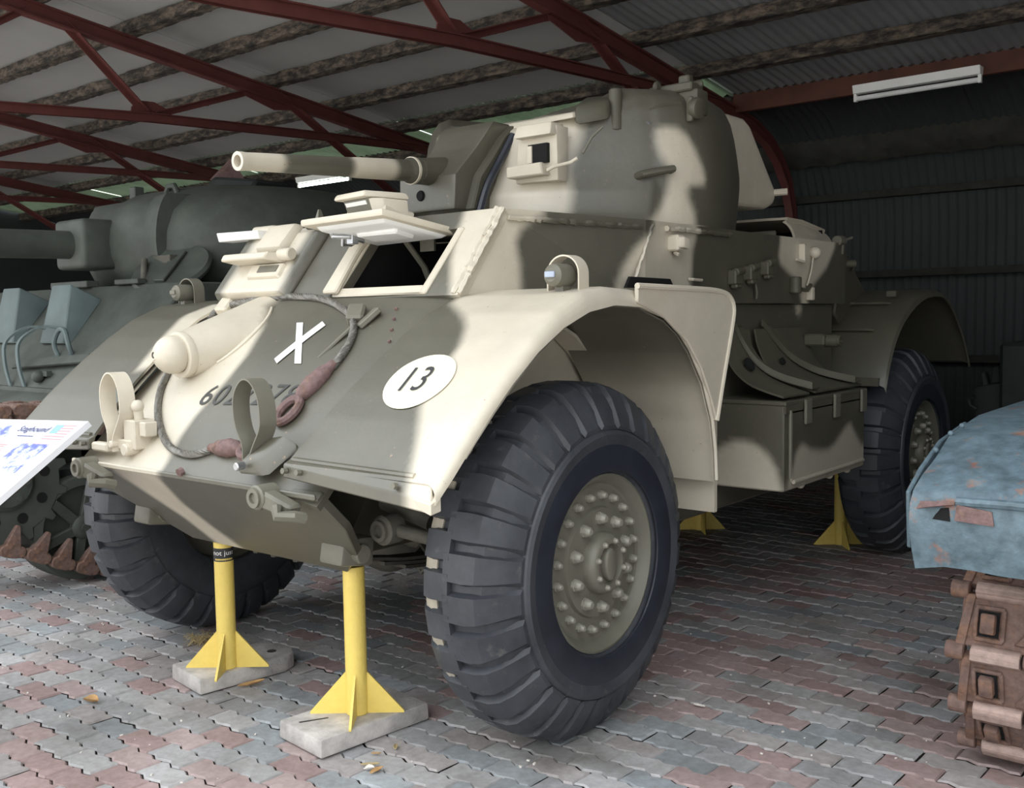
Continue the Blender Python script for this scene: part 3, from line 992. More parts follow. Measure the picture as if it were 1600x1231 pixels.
MB().cyl(fp(-.29, .47, .070), fp(-.22, .47, .070), .024, n=14).build('flap_pivot', MAT['sand'], cv, bevel=.004)
MB().hexa([fp(-.46, .20, .04), fp(-.255, .20, .04), fp(-.255, .40, .04), fp(-.46, .40, .04)],
          [fp(-.45, .22, .062), fp(-.265, .22, .062), fp(-.265, .38, .062), fp(-.45, .38, .062)]).build('visor_slit_frame', MAT['sand'], cv, bevel=.006)
MB().hexa([fp(-.39, .26, .06), fp(-.275, .26, .06), fp(-.275, .345, .06), fp(-.39, .345, .06)],
          [fp(-.39, .26, .065), fp(-.275, .26, .065), fp(-.275, .345, .065), fp(-.39, .345, .065)]).build('visor_slit', MAT['wheel_olive'], cv)
MB().cyl(fp(-.60, .93, .03), fp(-.48, .93, .03), .022, n=14).build('visor_hinge', MAT['sand'], cv)
MB().cyl(fp(-.28, .97, .03), fp(-.06, .97, .03), .022, n=14).build('visor_hinge', MAT['wheel_olive'], cv)
MB().hexa([(-.76, -.06, 1.636), (-.50, -.05, 1.636), (-.50, .02, 1.636), (-.76, .01, 1.636)],
          [(-.76, -.07, 1.672), (-.50, -.06, 1.668), (-.50, .01, 1.668), (-.76, .0, 1.672)]).build('side_flap', MAT['white'], car, bevel=.003)
MB().hexa([(-.21, -.02, 1.665), (-.18, -.02, 1.665), (-.18, .03, 1.665), (-.21, .03, 1.665)],
          [(-.20, -.0, 1.73), (-.195, -.0, 1.73), (-.195, .01, 1.73), (-.20, .01, 1.73)]).build('sight_vane', MAT['wheel_olive'], car)
# weld beads at the front corner and along the roof edge
r = random.Random(3)
def weld(a, b, rad, name, off=(0, 0, 0)):
    a = Vector(a) + Vector(off); b = Vector(b) + Vector(off)
    L = (b - a).length; n = max(8, int(L / .012))
    pts = [a.lerp(b, i / n) + Vector((r.uniform(-.002, .002), r.uniform(-.002, .002), r.uniform(-.002, .002))) for i in range(n + 1)]
    rr = [rad * r.uniform(.75, 1.25) for _ in pts]
    return MB().tube(pts, rad, 6, rr=rr).build(name, CM, car, camo=camo('hull_side'))
weld((.648, -.145, 1.39), (.672, .05, 1.668), .011, 'weld_seam')
weld((.628, -.150, 1.39), (.655, .045, 1.672), .009, 'weld_seam')
weld((.68, .07, 1.640), (.86, .60, 1.628), .010, 'weld_seam')
weld((.876, .75, 1.632), (.882, 1.25, 1.632), .010, 'weld_seam')
weld((.868, .55, 1.44), (.872, .66, 1.64), .007, 'weld_seam')
# --- front fenders
RIM = [(-.775, .857), (-.71, .915), (-.64, .983), (-.551, 1.068), (-.471, 1.135), (-.359, 1.216), (-.241, 1.28), (-.115, 1.324), (.018, 1.343), (.161, 1.337), (.315, 1.302), (.40, 1.257), (.475, 1.195), (.569, 1.080), (.632, .945), (.655, .83), (.662, .726)]
CREST = [(-.765, .905), (-.705, .965), (-.635, 1.035), (-.56, 1.102), (-.475, 1.172), (-.37, 1.252), (-.26, 1.325), (-.13, 1.380), (.0, 1.400), (.16, 1.392), (.325, 1.330), (.415, 1.275), (.487, 1.205), (.580, 1.085), (.642, .948), (.664, .832), (.671, .726)]
def fender_point(k, c, s):
    # k along the arch (float), c across: 0 inner edge .. 1 outer rim
    i = min(int(k), len(RIM) - 2); f = k - i
    ry = RIM[i][0] + (RIM[i + 1][0] - RIM[i][0]) * f; rz = RIM[i][1] + (RIM[i + 1][1] - RIM[i][1]) * f
    cy = CREST[i][0] + (CREST[i + 1][0] - CREST[i][0]) * f; cz = CREST[i][1] + (CREST[i + 1][1] - CREST[i][1]) * f
    xi = .54 + .09 * min(1, k / 7)
    XO, XC = 1.134, 1.092
    if c <= .8:
        x = xi + (XC - xi) * c / .8; y, z = cy, cz
    else:
        a = (c - .8) / .2 * pi / 2
        x = XC + (XO - XC) * sin(a); q = 1 - cos(a)
        y = cy + (ry - cy) * q; z = cz + (rz - cz) * q
    return (s * x, y, z)
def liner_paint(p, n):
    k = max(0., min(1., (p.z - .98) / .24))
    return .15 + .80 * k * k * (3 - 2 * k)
def crest_z(y):
    return lerp_table([(a, b) for a, b in CREST], y)
for s in (-1, 1):
    rows = []
    K = (len(RIM) - 1) * 2
    cs = [0, .1, .2, .3, .4, .5, .6, .7, .8, .84, .88, .92, .96, 1.]
    for i in range(K + 1):
        rows.append([fender_point(i / 2, c, s) for c in cs])
    nm = 'fender_left' if s == 1 else 'fender_right'
    fd = MB().sheet(rows, .010, flip=1 if s < 0 else -1).build('front_fender', CM, car, dense=.023, camo=camo(nm))
    # inner face of the arch, dark at the top and pale towards its foot
    ri = []
    for i in range(K + 1):
        row = []
        for c in (0, .2, .4, .6, .8, .88, .955):
            x, y, z = fender_point(i / 2, c, 1)
            d = Vector((0, y + .05, z - .62)); l = d.length; q = (l - .022) / l
            row.append((s * (x - .004), d.y * q - .05, d.z * q + .62))
        ri.append(row)
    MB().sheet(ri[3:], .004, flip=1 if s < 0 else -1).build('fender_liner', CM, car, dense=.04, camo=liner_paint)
    # folded lip along its front edge
    MB().hexa([(s * .54, -.772, .872), (s * 1.125, -.782, .835), (s * 1.125, -.76, .835), (s * .54, -.75, .872)],
              [(s * .54, -.772, .912), (s * 1.128, -.782, .868), (s * 1.10, -.752, .915), (s * .54, -.74, .925)]).build('fender_lip', CM, car, dense=.03, bevel=.004, camo=camo(nm))
    # side extension behind the arch, with a rounded top corner
    fpoly = [(.13, 1.402), (.40, 1.398), (.60, 1.394), (.70, 1.385), (.745, 1.365), (.765, 1.335), (.757, 1.28), (.69, 1.09), (.640, .94), (.60, 1.02), (.53, 1.13), (.44, 1.22), (.30, 1.30), (.13, 1.352)]
    fx = [(p[0], p[1]) for p in fpoly]
    MB().prism(fx, 'x', s * 1.128, s * 1.142).build('fender_extension', CM, car, dense=.03, bevel=.004, camo=camo('fender_extension', 0.))
    if s == 1:
        # rolled edge of the extension
        MB().tube(catmull([(1.14, y, z) for y, z in [(.13, 1.402), (.40, 1.398), (.60, 1.394), (.70, 1.385), (.745, 1.365), (.765, 1.335), (.757, 1.28), (.69, 1.09), (.640, .94)]], 3), .010, 8).build('rolled_edge', MAT['sand'], car)
    # wheel well: flat inner wall and the arch rib
    poly = [(-.18, .70), (.80, .70), (.80, 1.33), (.12, 1.33), (-.18, 1.27)]
    MB().prism(poly, 'x', s * .585, s * .60).build('wheel_well_wall', CM, car, dense=.06, camo=camo('wheel_well', 0.))
    MB().prism([(.70, .60), (.72, .60), (.72, 1.36), (.70, 1.36)], 'x', s * .60, s * 1.10).build('wheel_well_back', CM, car, dense=.05, camo=camo('wheel_well', 0.))
    arc = [(s * .66, .10 + .60 * cos(a), .74 + .58 * sin(a)) for a in [radians(q) for q in range(0, 121, 12)]]
    MB().strap(arc, (1, 0, 0), .10, .012).build('arch_rib', CM, car, dense=.06, camo=camo('wheel_well', 0.))
    MB().box((s * 1.0, .655, .855), (.20, .012, .045)).build('mud_flap_bar', MAT['sand'], car, bevel=.003)
    # folded tab at the front outer corner
    MB().hexa([(s * 1.095, -.782, .838), (s * 1.13, -.79, .832), (s * 1.13, -.75, .838), (s * 1.095, -.75, .842)],
              [(s * 1.06, -.784, .87), (s * 1.13, -.79, .862), (s * 1.13, -.75, .88), (s * 1.06, -.75, .88)]).build('fender_tab', MAT['sand'], car, bevel=.003)
    # lamp on the fender with its hoop guard
    lx, ly, lz = s * 1.0, -.075, 1.435
    lp = MB().lathe([(.0, -.052), (.020, -.052), (.033, -.040), (.036, -.015), (.036, .035), (.030, .045), (0, .045)], (lx, ly, lz), (0, 1, 0), 20).build('side_lamp', MAT['wheel_olive'], car, angle=40)
    MB().box((lx, ly - .055, lz + .002), (.036, .008, .018)).build('lamp_lens', MAT['glass'] if s > 0 else MAT['wheel_olive'], lp, bevel=.002)
    MB().box((lx, ly + .01, lz - .04), (.03, .04, .05)).build('lamp_foot', MAT['wheel_olive'], lp)
    hoop = [(lx + .058 * cos(a) * 1.0, ly + .035, lz + .005 + .055 * sin(a)) for a in [pi * q / 16 for q in range(17)]]
    hoop = [(lx + .058, ly + .035, lz - .055)] + hoop + [(lx - .058, ly + .035, lz - .055)]
    MB().strap(hoop, (0, 1, 0), .05, .005).build('lamp_guard', MAT['sand'] if s > 0 else MAT['wheel_olive'], car)
# pressed bead across the front fender foot, bolts
for s in (-1, 1):
    MB().tube([(s * .56, -.748, .921), (s * 1.04, -.750, .917)], .009, 8).build('fender_bead', CM, car, dense=.04, camo=camo('fender_left' if s == 1 else 'fender_right'))
    for x in (.56, .62, 1.0):
        MB().cyl((s * x, -.79, .895), (s * x, -.776, .893), .009, n=6).build('lip_bolt', MAT['wheel_olive'], car)
# --- bow machine gun: ball in a cast blister
bx = -.355
m = MB()
rings = []
for k in range(9):
    t = k / 8
    c = Vector((bx + .02 * t, -.50 + .34 * t, 1.195 + .055 * t)); R_ = .080 + .075 * t
    rings.append([c + Vector((R_ * cos(a), -.02 * sin(a) * (1 - t), R_ * sin(a))) for a in [2 * pi * q / 28 for q in range(28)]])
bl = m.loft(rings).build('gun_blister', CM, car, dense=.03, camo=camo('nose_plate'))
MB().ring((bx, -.525, 1.195), (bx, -.49, 1.198), .083, .060, 28).build('ball_collar', MAT['sand'], bl, bevel=.006, seg=2)
bg = MB().ball((bx, -.545, 1.198), .068, 24, 16).build('ball_mount', MAT['sand'], bl)
MB().ring((bx - .012, -.612, 1.198), (bx - .012, -.60, 1.198), .017, .012, 16).build('muzzle_hole', MAT['sand'], bl)
MB().cyl((bx - .012, -.611, 1.198), (bx - .012, -.60, 1.198), .012).build('muzzle_bore', MAT['steel_dark'], bl)
# weld round the blister foot
m = MB()
pts = [(bx + .02 + .137 * cos(a), -.16 + .05 * cos(a) * 0 - .20 * (1 - sin(a)) * .75, 0) for a in [pi * q / 20 for q in range(-6, 27)]]
m.tube([(x, y, nose_z(x, y) + .004) for x, y, _ in pts], .006, 6).build('blister_weld', MAT['sand'], bl)
# --- guard loops on the nose (bent flat bar)
def loop(cx, mat, name, yb=-.735):
    P = [(-.022, .875), (-.022, .945), (-.052, 1.0), (-.064, 1.055), (-.058, 1.10), (-.030, 1.135), (.0, 1.142), (.030, 1.125), (.055, 1.085), (.064, 1.03), (.058, .995), (.030, .95), (.012, .915), (.012, .875)]
    path = catmull([(cx + x, yb - (z - .88) * -.02, z) for x, z in P], 5)
    lp = MB().strap(path, (.12, 1, 0), .055, .005).build(name, mat, car)
    return lp
lpl = loop(.362, MAT['wheel_olive'], 'guard_loop')
lpr = loop(-.405, MAT['sand'], 'guard_loop')
MB().hexa([(.335, -.785, .862), (.46, -.765, .86), (.50, -.66, .945), (.38, -.68, .94)], [(.34, -.79, .895), (.41, -.775, .915), (.46, -.70, .985), (.37, -.71, .97)]).build('loop_bracket', CM, car, bevel=.018, seg=2, camo=ALL_OLIVE)
MB().cyl((.385, -.82, .895), (.385, -.79, .897), .013, n=10).build('loop_bolt', MAT['chrome'], car, bevel=.003)
m = MB(); m.box((-.325, -.70, .935), (.07, .08, .10)); m.ball((-.315, -.71, 1.03), .022); m.cyl((-.32, -.70, .96), (-.315, -.71, 1.03), .016); m.cyl((-.33, -.76, .885), (-.33, -.70, .885), .022, n=12)
m.box((-.27, -.70, .955), (.035, .05, .05)); m.cyl((-.40, -.77, .90), (-.40, -.74, .90), .014, n=10); m.box((-.36, -.72, .90), (.10, .05, .035))
m.build('loop_bracket', MAT['sand'], car, bevel=.007)
MB().box((-.49, -.745, .885), (.10, .035, .03)).build('loop_pin', MAT['sand'], car, bevel=.006)
# --- tow shackles on the nose edge
for s in (-1, 1):
    x0 = .485 * s if s > 0 else -.515
    m = MB().cyl((x0, -.83, .817), (x0, -.76, .817), .036, n=20)
    sh = m.build('towing_eye', MAT['wheel_olive'], car, bevel=.005)
    MB().ring((x0, -.838, .817), (x0, -.826, .817), .028, .016, 18).build('eye_ring', MAT['wheel_olive'], sh)
    MB().hexa([(x0 + .01, -.83, .845), (x0 + .01, -.83, .79), (x0 + .10, -.80, .76), (x0 + .115, -.80, .80)],
              [(x0 + .01, -.78, .845), (x0 + .01, -.78, .79), (x0 + .10, -.75, .76), (x0 + .115, -.75, .80)]).build('shackle_link', MAT['wheel_olive'], sh, bevel=.008)
    MB().tube([(x0 + .085, -.82, .80), (x0 + .10, -.83, .775), (x0 + .135, -.80, .775), (x0 + .14, -.77, .765)], .017, 8).build('shackle_pin', MAT['wheel_olive'], sh)
MB().cyl((.02, -.775, .84), (.02, -.76, .845), .014, n=8).build('plate_bolt', MAT['oxide'], car)
# --- front springs, brackets and steering gear
for s in (-1, 1):
    m = MB().hexa([(s * .47, -.60, .585), (s * .575, -.60, .585), (s * .575, -.47, .565), (s * .47, -.47, .565)],
                  [(s * .47, -.585, .665), (s * .575, -.585, .665), (s * .575, -.46, .655), (s * .47, -.46, .655)])
    m.build('spring_bracket', MAT['wheel_olive'], car, bevel=.012, seg=2)
    MB().cyl((s * .46, -.53, .615), (s * .60, -.53, .615), .030, n=16).build('spring_eye', MAT['wheel_olive'], car, bevel=.004)
    for k in range(5):
        l = .40 - k * .07
        path = [(s * .525, .02 + l * (q / 6 - .5) * 2.6, .528 - k * .013 + .06 * (q / 6 * 2 - 1) ** 2 * (l / .4) ** 2) for q in range(7)]
        MB().strap(path, (1, 0, 0), .065, .010).build('spring_leaf', MAT['steel_dark'], car)
    MB().ring((s * .525, -.22, .53), (s * .525, -.19, .53), .052, .040, 4).build('spring_clip', MAT['axle'], car)
    m = MB().cyl((s * .64, -.50, .685), (s * .64, -.43, .685), .045, n=20)
    m.build('steering_knuckle', MAT['axle'], car, bevel=.006)
    MB().ring((s * .64, -.512, .685), (s * .64, -.50, .685), .032, .02, 18).build('knuckle_cap', MAT['axle'], car)
    MB().cyl((s * .67, -.46, .685), (s * .87, -.44, .665), .020, n=12).build('drag_link', MAT['axle'], car)
    MB().cyl((s * .55, -.38, .76), (s * .72, -.36, .70), .045, .03, n=14).build('steering_arm', MAT['axle'], car)
MB().cyl((-.80, 0, .555), (.80, 0, .555), .06, n=16).build('front_axle', MAT['axle'], car)
MB().ball((.12, .02, .55), .17, 20, 12, (1, .8, 1)).build('differential', MAT['axle'], car)
MB().cyl((-.80, 3.05, .555), (.80, 3.05, .555), .06, n=16).build('rear_axle', MAT['axle'], car)
for x in (-.1, .0, .12):
    MB().cyl((x, -.40, .53), (x, -.40, .50), .016, n=8).build('drain_plug', MAT['axle'], car)
# --- hull side fittings
MB().hexa([(.868, .47, 1.408), (.868, .80, 1.412), (.868, .77, 1.445), (.868, .50, 1.448)], [(.880, .47, 1.408), (.880, .80, 1.412), (.880, .77, 1.445), (.880, .50, 1.448)]).build('side_vent', MAT['slot'], car)
o = MB().box((.885, .80, 1.578), (.05, .05, .06)).build('side_bracket', MAT['sand'], car, bevel=.006)
MB().hexa([(.905, .775, 1.56), (.93, .79, 1.56), (.93, .83, 1.555), (.905, .83, 1.555)], [(.905, .775, 1.60), (.93, .79, 1.60), (.93, .83, 1.595), (.905, .83, 1.595)]).build('bracket_face', MAT['sand'], o, bevel=.004)
MB().tube([(.88, .80, 1.545), (.90, .80, 1.535)], .008, 6).build('bracket_bolt', MAT['sand'], o)
MB().tube([(.87, .92, 1.448), (.885, .93, 1.446), (.885, 1.0, 1.444)], .006, 6).build('side_pin', MAT['sand'], car)
for (y, z) in ((1.28, 1.46), (1.42, 1.48), (1.58, 1.505)):
    m = MB(); m.box((.885, y, z), (.04, .07, .06)); m.cyl((.90, y - .03, z + .02), (.90, y + .04, z + .03), .018, n=10); m.box((.89, y, z - .035), (.03, .05, .02))
    m.build('tool_clamp', MAT['olive'], car, bevel=.006)
MB().tube([(.885, 1.46, 1.46), (.89, 1.47, 1.40), (.885, 1.475, 1.375)], .007, 6).build('clamp_strap', MAT['olive'], car)
m = MB(); m.box((.885, 1.95, 1.588), (.03, .03, .08)); m.build('side_catch', MAT['sand'], car, bevel=.004)
MB().tube([(.885, 1.88, 1.555), (.90, 1.93, 1.545), (.885, 1.98, 1.555)], .006, 6).build('catch_wire', MAT['sand'], car)
MB().ball((.89, 2.08, 1.592), .028, 14, 10).build('filler_cap', MAT['sand'], car)
MB().tube([(.885, 2.07, 1.57), (.885, 2.05, 1.51), (.885, 2.02, 1.46), (.885, 2.00, 1.44)], .004, 6).build('drain_wire', MAT['sand'], car)
MB().cyl((.89, 1.86, 1.40), (.89, 1.86, 1.475), .028, n=12).build('pipe_stub', MAT['olive'], car, bevel=.004)
MB().tube([(.885, 1.93, 1.42), (.90, 1.97, 1.415), (.89, 2.03, 1.44)], .010, 6).build('side_hook', MAT['olive'], car)
MB().box((.885, 2.04, 1.40), (.03, .035, .06)).build('side_stub', MAT['sand'], car, bevel=.004)
m = MB(); m.cyl((.86, 2.46, 1.60), (.86, 2.47, 1.665), .018, n=10)
tl = m.build('rear_lamp_post', MAT['wheel_olive'], car)
MB().cyl((.86, 2.41, 1.665), (.86, 2.49, 1.67), .026, n=16).build('rear_lamp', MAT['wheel_olive'], tl, bevel=.004)
MB().strap([(.86, 2.50, 1.67), (.88, 2.57, 1.69)], (0, 0, 1), .012, .006).build('lamp_lug', MAT['wheel_olive'], tl)
m = MB(); m.box((.80, 2.62, 1.56), (.05, .06, .05)); m.cyl((.80, 2.60, 1.56), (.86, 2.66, 1.56), .02); m.tube([(.78, 2.68, 1.58), (.83, 2.74, 1.57), (.83, 2.70, 1.52)], .010)
m.build('rear_clamp', MAT['olive'], car)
MB().cyl((.84, 2.50, 1.40), (.84, 2.50, 1.46), .028, n=10).build('pipe_stub', MAT['olive'], car)
# --- rear deck and engine cowl
MB().hexa([(-.82, 2.5, 1.30), (.82, 2.5, 1.30), (.62, 3.95, .70), (-.62, 3.95, .70)], [(-.86, 2.49, 1.65), (.86, 2.49, 1.65), (.62, 3.95, 1.10), (-.62, 3.95, 1.10)]).build('rear_deck', CM, car, camo=camo('hull_side'), dense=.08, bevel=.01)
prof = [(-.74, 1.655), (-.72, 1.71), (-.67, 1.755), (-.58, 1.772), (.58, 1.772), (.66, 1.760), (.705, 1.715), (.722, 1.655)]
prof = [(p.x, p.y) for p in catmull([(a, b, 0) for a, b in prof], 3)]
rows = [[(x * k, y, 1.655 + (z - 1.655) * h) for x, z in prof] for y, k, h in ((2.22, 1, 1.), (2.4, 1, .98), (2.7, .99, .72))]
ck = MB().sheet(rows, .012).build('engine_cowl', CM, car, dense=.06, camo=camo('engine_cowl', 0.))
MB().box((0, 2.62, 1.69), (1.40, .01, .10)).build('cowl_back', MAT['slot'], ck)
m = MB(); m.cyl((.42, 2.15, 1.685), (.62, 2.24, 1.692), .032, n=14)
m.build('breather_pipe', MAT['wheel_olive'], car, bevel=.006)
# --- rear fenders
RR = [(2.44, .955), (2.47, 1.03), (2.52, 1.12), (2.585, 1.205), (2.70, 1.295), (2.87, 1.372), (3.06, 1.42), (3.298, 1.430), (3.48, 1.385), (3.671, 1.255), (3.80, 1.13), (3.883, 1.016)]
for s in (-1, 1):
    path = catmull([(0, a, b) for a, b in RR], 2)
    rows = [[(s * x, p.y, p.z - dz) for x, dz in ((.60, 0), (.75, 0), (.9, 0), (1.03, 0), (1.07, .004), (1.095, .016), (1.105, .04))] for p in path]
    MB().sheet(rows, .010, flip=1 if s < 0 else -1).build('rear_fender', CM, car, dense=.08, camo=camo('rear_fender'))
    if s > 0:
        for (y, z, x0, x1) in ((2.80, 1.352, .74, 1.0), (2.585, 1.218, .70, .99)):
            sl = Vector((0, .5, .5))
            MB().tube([(x0, y, z), (x0 + .03, y - .015, z + .003), (x1 - .03, y - .015, z + .003), (x1, y, z)], .006, 6).build('fender_strap', MAT['olive'], car)
            for x in (x0 + .05, x1 - .06):
                MB().box((x, y - .01, z + .004), (.06, .02, .014)).build('strap_footing', MAT['olive'], car, bevel=.003)
        MB().box((.97, 2.90, 1.405), (.05, .03, .03)).build('fender_stud', MAT['olive'], car)
        MB().box((1.0, 2.44, .965), (.14, .02, .04)).build('fender_foot', MAT['olive'], car)
# --- stowage box, tank cradles
for s in (-1, 1):
    bxm = MB().box((s * .985, 1.60, .782), (.33, .86, .345)).build('stowage_box', CM, car, bevel=.006, dense=.03, camo=camo('stowage_box'))
    MB().box((s * 1.0, 1.60, .958), (.32, .87, .018)).build('box_lid', CM, bxm, bevel=.004, camo=camo('stowage_box'), dense=.05)
    MB().box((s * 1.152, 1.615, .785), (.012, .77, .285)).build('box_door', CM, bxm, bevel=.004, camo=camo('stowage_box'), dense=.03)
    MB().cyl((s * 1.160, 1.24, .642), (s * 1.160, 1.99, .642), .009, n=8).build('door_hinge', CM, bxm, camo=camo('stowage_box'))
    MB().cyl((s * 1.157, 1.215, .66), (s * 1.157, 1.215, .93), .007, n=8).build('door_edge', MAT['wheel_olive'], bxm)
    MB().prism([(1.172, .958), (1.172, .918), (2.03, .918), (2.03, .958)], 'x', s * 1.148, s * 1.158).build('box_rail', MAT['olive'], bxm)
    for y in (1.36, 1.66, 1.97):
        st = MB().box((s * 1.168, y, .915), (.012, .058, .10)).build('box_hasp', MAT['wheel_olive'], bxm, bevel=.003)
    for y in (1.4, 1.7, 1.9):
        MB().ball((s * 1.12, y, .608), .018, 10, 8).build('box_foot', MAT['sand'], bxm)
    if s > 0:
        prof = catmull([(.868, 0, 1.245), (.885, 0, 1.17), (.93, 0, 1.085), (1.01, 0, 1.025), (1.14, 0, .985)], 4)
        for (ya, yb) in ((1.19, 1.44), (1.50, 2.02)):
            MB().sheet([[(p.x, ya + (yb - ya) * k / 3, p.z) for k in range(4)] for p in prof], .008).build('tank_cradle', MAT['olive'], car)
        for (a, b) in ((1.34, 1.50), (1.60, 1.97)):
            n = len(prof)
            pts = [Vector((p.x, a + (b - a) * i / (n - 1), p.z + .014)) for i, p in enumerate(prof)]
            MB().strap(pts, (0, 1, 0), .075, .008).build('cradle_rib', MAT['olive'], car, bevel=.002)
            MB().strap([p + Vector((0, -.034, .012)) for p in pts], (0, 0, 1), .03, .006).build('cradle_flange', MAT['olive'], car)
            e = pts[-1]
            MB().cyl(e + Vector((-.02, -.005, .012)), e + Vector((-.02, -.005, .022)), .010, n=8).build('rib_bolt', MAT['slot'], car)
        for (y, z, q) in ((1.30, 1.10, .03), (1.42, 1.075, .016), (1.62, 1.10, .016)):
            MB().cyl((.935, y, z), (.945, y, z + .006), q, n=12).build('cradle_hole', MAT['slot'], car)
        m = MB(); m.box((.93, 2.02, 1.185), (.10, .10, .055)); m.cyl((.96, 2.02, 1.18), (1.03, 2.02, 1.18), .030, n=14)
        m.build('cradle_stop', MAT['olive'], car, bevel=.008)
        MB().ring((1.03, 2.02, 1.18), (1.042, 2.02, 1.18), .026, .012, 12).build('stop_nut', MAT['olive'], car)
# small bolt heads along the nose, hull rivets
for (x, y) in ((.30, -.20), (.33, -.24), (.36, -.28), (.39, -.32)):
    MB().cyl((x + .12, y, nose_z(x + .12, y)), (x + .12, y - .004, nose_z(x + .12, y) + .006), .006, n=6).build('clip_bolt', MAT['oxide'], car)

# --- turret: cast body lofted from a plan outline
TC = Vector((0, 1.15, 0))
half = [(.0, .62), (.20, .62), (.36, .635), (.47, .70), (.58, .80), (.70, .93), (.79, 1.06), (.825, 1.20), (.80, 1.40), (.73, 1.58), (.60, 1.74), (.40, 1.86), (.18, 1.91), (0, 1.92)]
left = [(-.18, 1.91), (-.40, 1.86), (-.60, 1.74), (-.73, 1.58), (-.80, 1.40), (-.785, 1.26), (-.70, 1.11), (-.56, .97), (-.42, .84), (-.30, .73), (-.18, .645)]
full = half + left
plan = catmull([(x, y, 0) for x, y in full], 4, closed=True)
LEV = [(1.60, 1.0, 1.02), (1.66, 1.0, 1.05), (1.72, 1.008, 1.085), (1.79, 1.016, 1.08), (1.85, 1.022, 1.02), (1.90, 1.022, .985), (1.97, 1.012, .975), (2.05, .998, .965), (2.125, .978, .95), (2.175, .95, .93), (2.207, .90, .89), (2.222, .80, .82)]
rings = []
for z, k, kf in LEV:
    ring = []
    for p in plan:
        dx, dy = p.x - TC.x, p.y - TC.y
        f = kf if dy < -.2 else k
        # the cheek beside the gun is drawn in
        zz = z
        if dy < -.25: zz = z - .13 * min(1, (-dy - .25) / .25) * max(0, (z - 1.9) / .3)
        ring.append((TC.x + dx * k, TC.y + dy * f, zz))
    rings.append(ring)
tur = MB().loft(rings).build('turret', CM, car, dense=.024, camo=camo('turret'), angle=50)
MB().lathe([(.80, 1.60), (.835, 1.60), (.835, 1.665), (.80, 1.665)], (0, 1.15, 0), (0, 0, 1), 64, closed=True).build('turret_ring', CM, tur, camo=camo('turret'))
# rear bustle
bp = [(1.50, 1.80), (2.08, 1.815), (2.155, 1.84), (2.185, 1.885), (2.16, 1.93), (1.90, 2.19), (1.84, 2.215), (1.50, 2.215)]
bu = MB().prism(bp, 'x', -.65, .65).build('turret_bustle', CM, car, dense=.05, bevel=.03, seg=3, camo=camo('turret_bustle', 0.))
MB().tube([(.56, 2.13, 1.90), (.64, 2.16, 1.90), (.70, 2.19, 1.903)], .017, 10).build('bustle_lug', MAT['sand'], bu)
# gun shield (mantlet)
GX0, GX1 = -.165, .150
ML = [(1.735, -.165, .135, .40), (1.868, -.165, .145, .40), (1.90, -.150, .150, .430), (1.945, -.108, .158, .472), (1.985, -.090, .168, .505), (2.068, -.086, .192, .560), (2.088, -.080, .190, .580)]
mant = MB().loft([[(x0, y, z), (x1, y, z), (x1, .70, z), (x0, .70, z)] for z, x0, x1, y in ML]).build('gun_shield', CM, car, dense=.03, bevel=.006, seg=2, bang=50, camo=camo('gun_shield'))
MB().loft([[(x - .01, y, z), (x + .028, y + .015, z), (x + .028, .74, z), (x - .01, .74, z)] for z, x, y in ((1.735, .135, .46), (1.87, .145, .50), (1.95, .160, .56), (2.03, .178, .61), (2.08, .19, .66))]).build('shield_side', MAT['olive'], mant, bevel=.006)
MB().tube(catmull([(.175, .50, 1.72), (.185, .54, 1.83), (.20, .60, 1.93), (.225, .66, 2.04)], 4), .016, 8).build('dust_cover', MAT['smooth_rubber'], mant)
MB().cyl((-.045, .398, 1.80), (-.045, .405, 1.80), .022, n=16).build('coaxial_hole', MAT['slot'], mant)
MB().cyl((-.045, .392, 1.80), (-.045, .400, 1.80), .018, n=16).build('coaxial_bore', MAT['slot'], mant)
# barrel, pointing forward and slightly down
g0 = Vector((.0, .62, 1.905)); g1 = Vector((.0, -.50, 1.836))
gd = (g1 - g0).normalized()
def gp(t): return tuple(g0 + (g1 - g0) * t)
L = (g1 - g0).length
br = MB().lathe([(0, 0), (.052, 0), (.052, .20), (.052, .31), (.049, .315), (.049, .33), (.0415, .34), (.038, .60), (.0365, .62), (.036, .63), (.030, L - .03), (.0315, L - .02), (.0315, L), (.020, L), (.020, L - .12), (0, L - .12)], g0, gd, 28)
br.build('gun_barrel', CM, mant, dense=.025, camo=camo('gun_barrel', 0.), angle=45)
MB().ring(gp((.31) / L), gp(.322 / L), .0535, .05, 28).build('barrel_collar', MAT['sand'], mant)
# sleeve where the barrel enters the shield
MB().loft([[g0 + gd * l + Vector((q * cos(a), 0, q * sin(a) * .9)) for a in [2 * pi * k / 20 for k in range(20)]] for l, q in ((.05, .075), (.20, .062), (.285, .056))]).build('barrel_sleeve', MAT['olive'], mant)
# vision port on the front of the turret
vp = MB()
vx0, vx1, vy = .315, .475, .60
def fr2(x0, x1, z0, z1, y0, y1): vp.hexa([(x0, y0, z0), (x1, y0, z0), (x1, y1, z0), (x0, y1, z0)], [(x0, y0, z1), (x1, y0, z1), (x1, y1, z1), (x0, y1, z1)])
vpo = MB().hexa([(.30, .575, 1.83), (.49, .60, 1.83), (.49, .66, 1.83), (.30, .66, 1.83)], [(.32, .575, 2.035), (.485, .60, 2.04), (.485, .68, 2.04), (.32, .68, 2.035)]).build('vision_port', MAT['sand'], tur, bevel=.006, seg=2)
MB().hexa([(.325, .535, 1.995), (.485, .56, 2.0), (.485, .64, 2.0), (.325, .62, 1.995)], [(.33, .55, 2.045), (.48, .575, 2.05), (.48, .66, 2.05), (.33, .64, 2.045)]).build('port_hood', MAT['sand'], vpo, bevel=.008, seg=2)
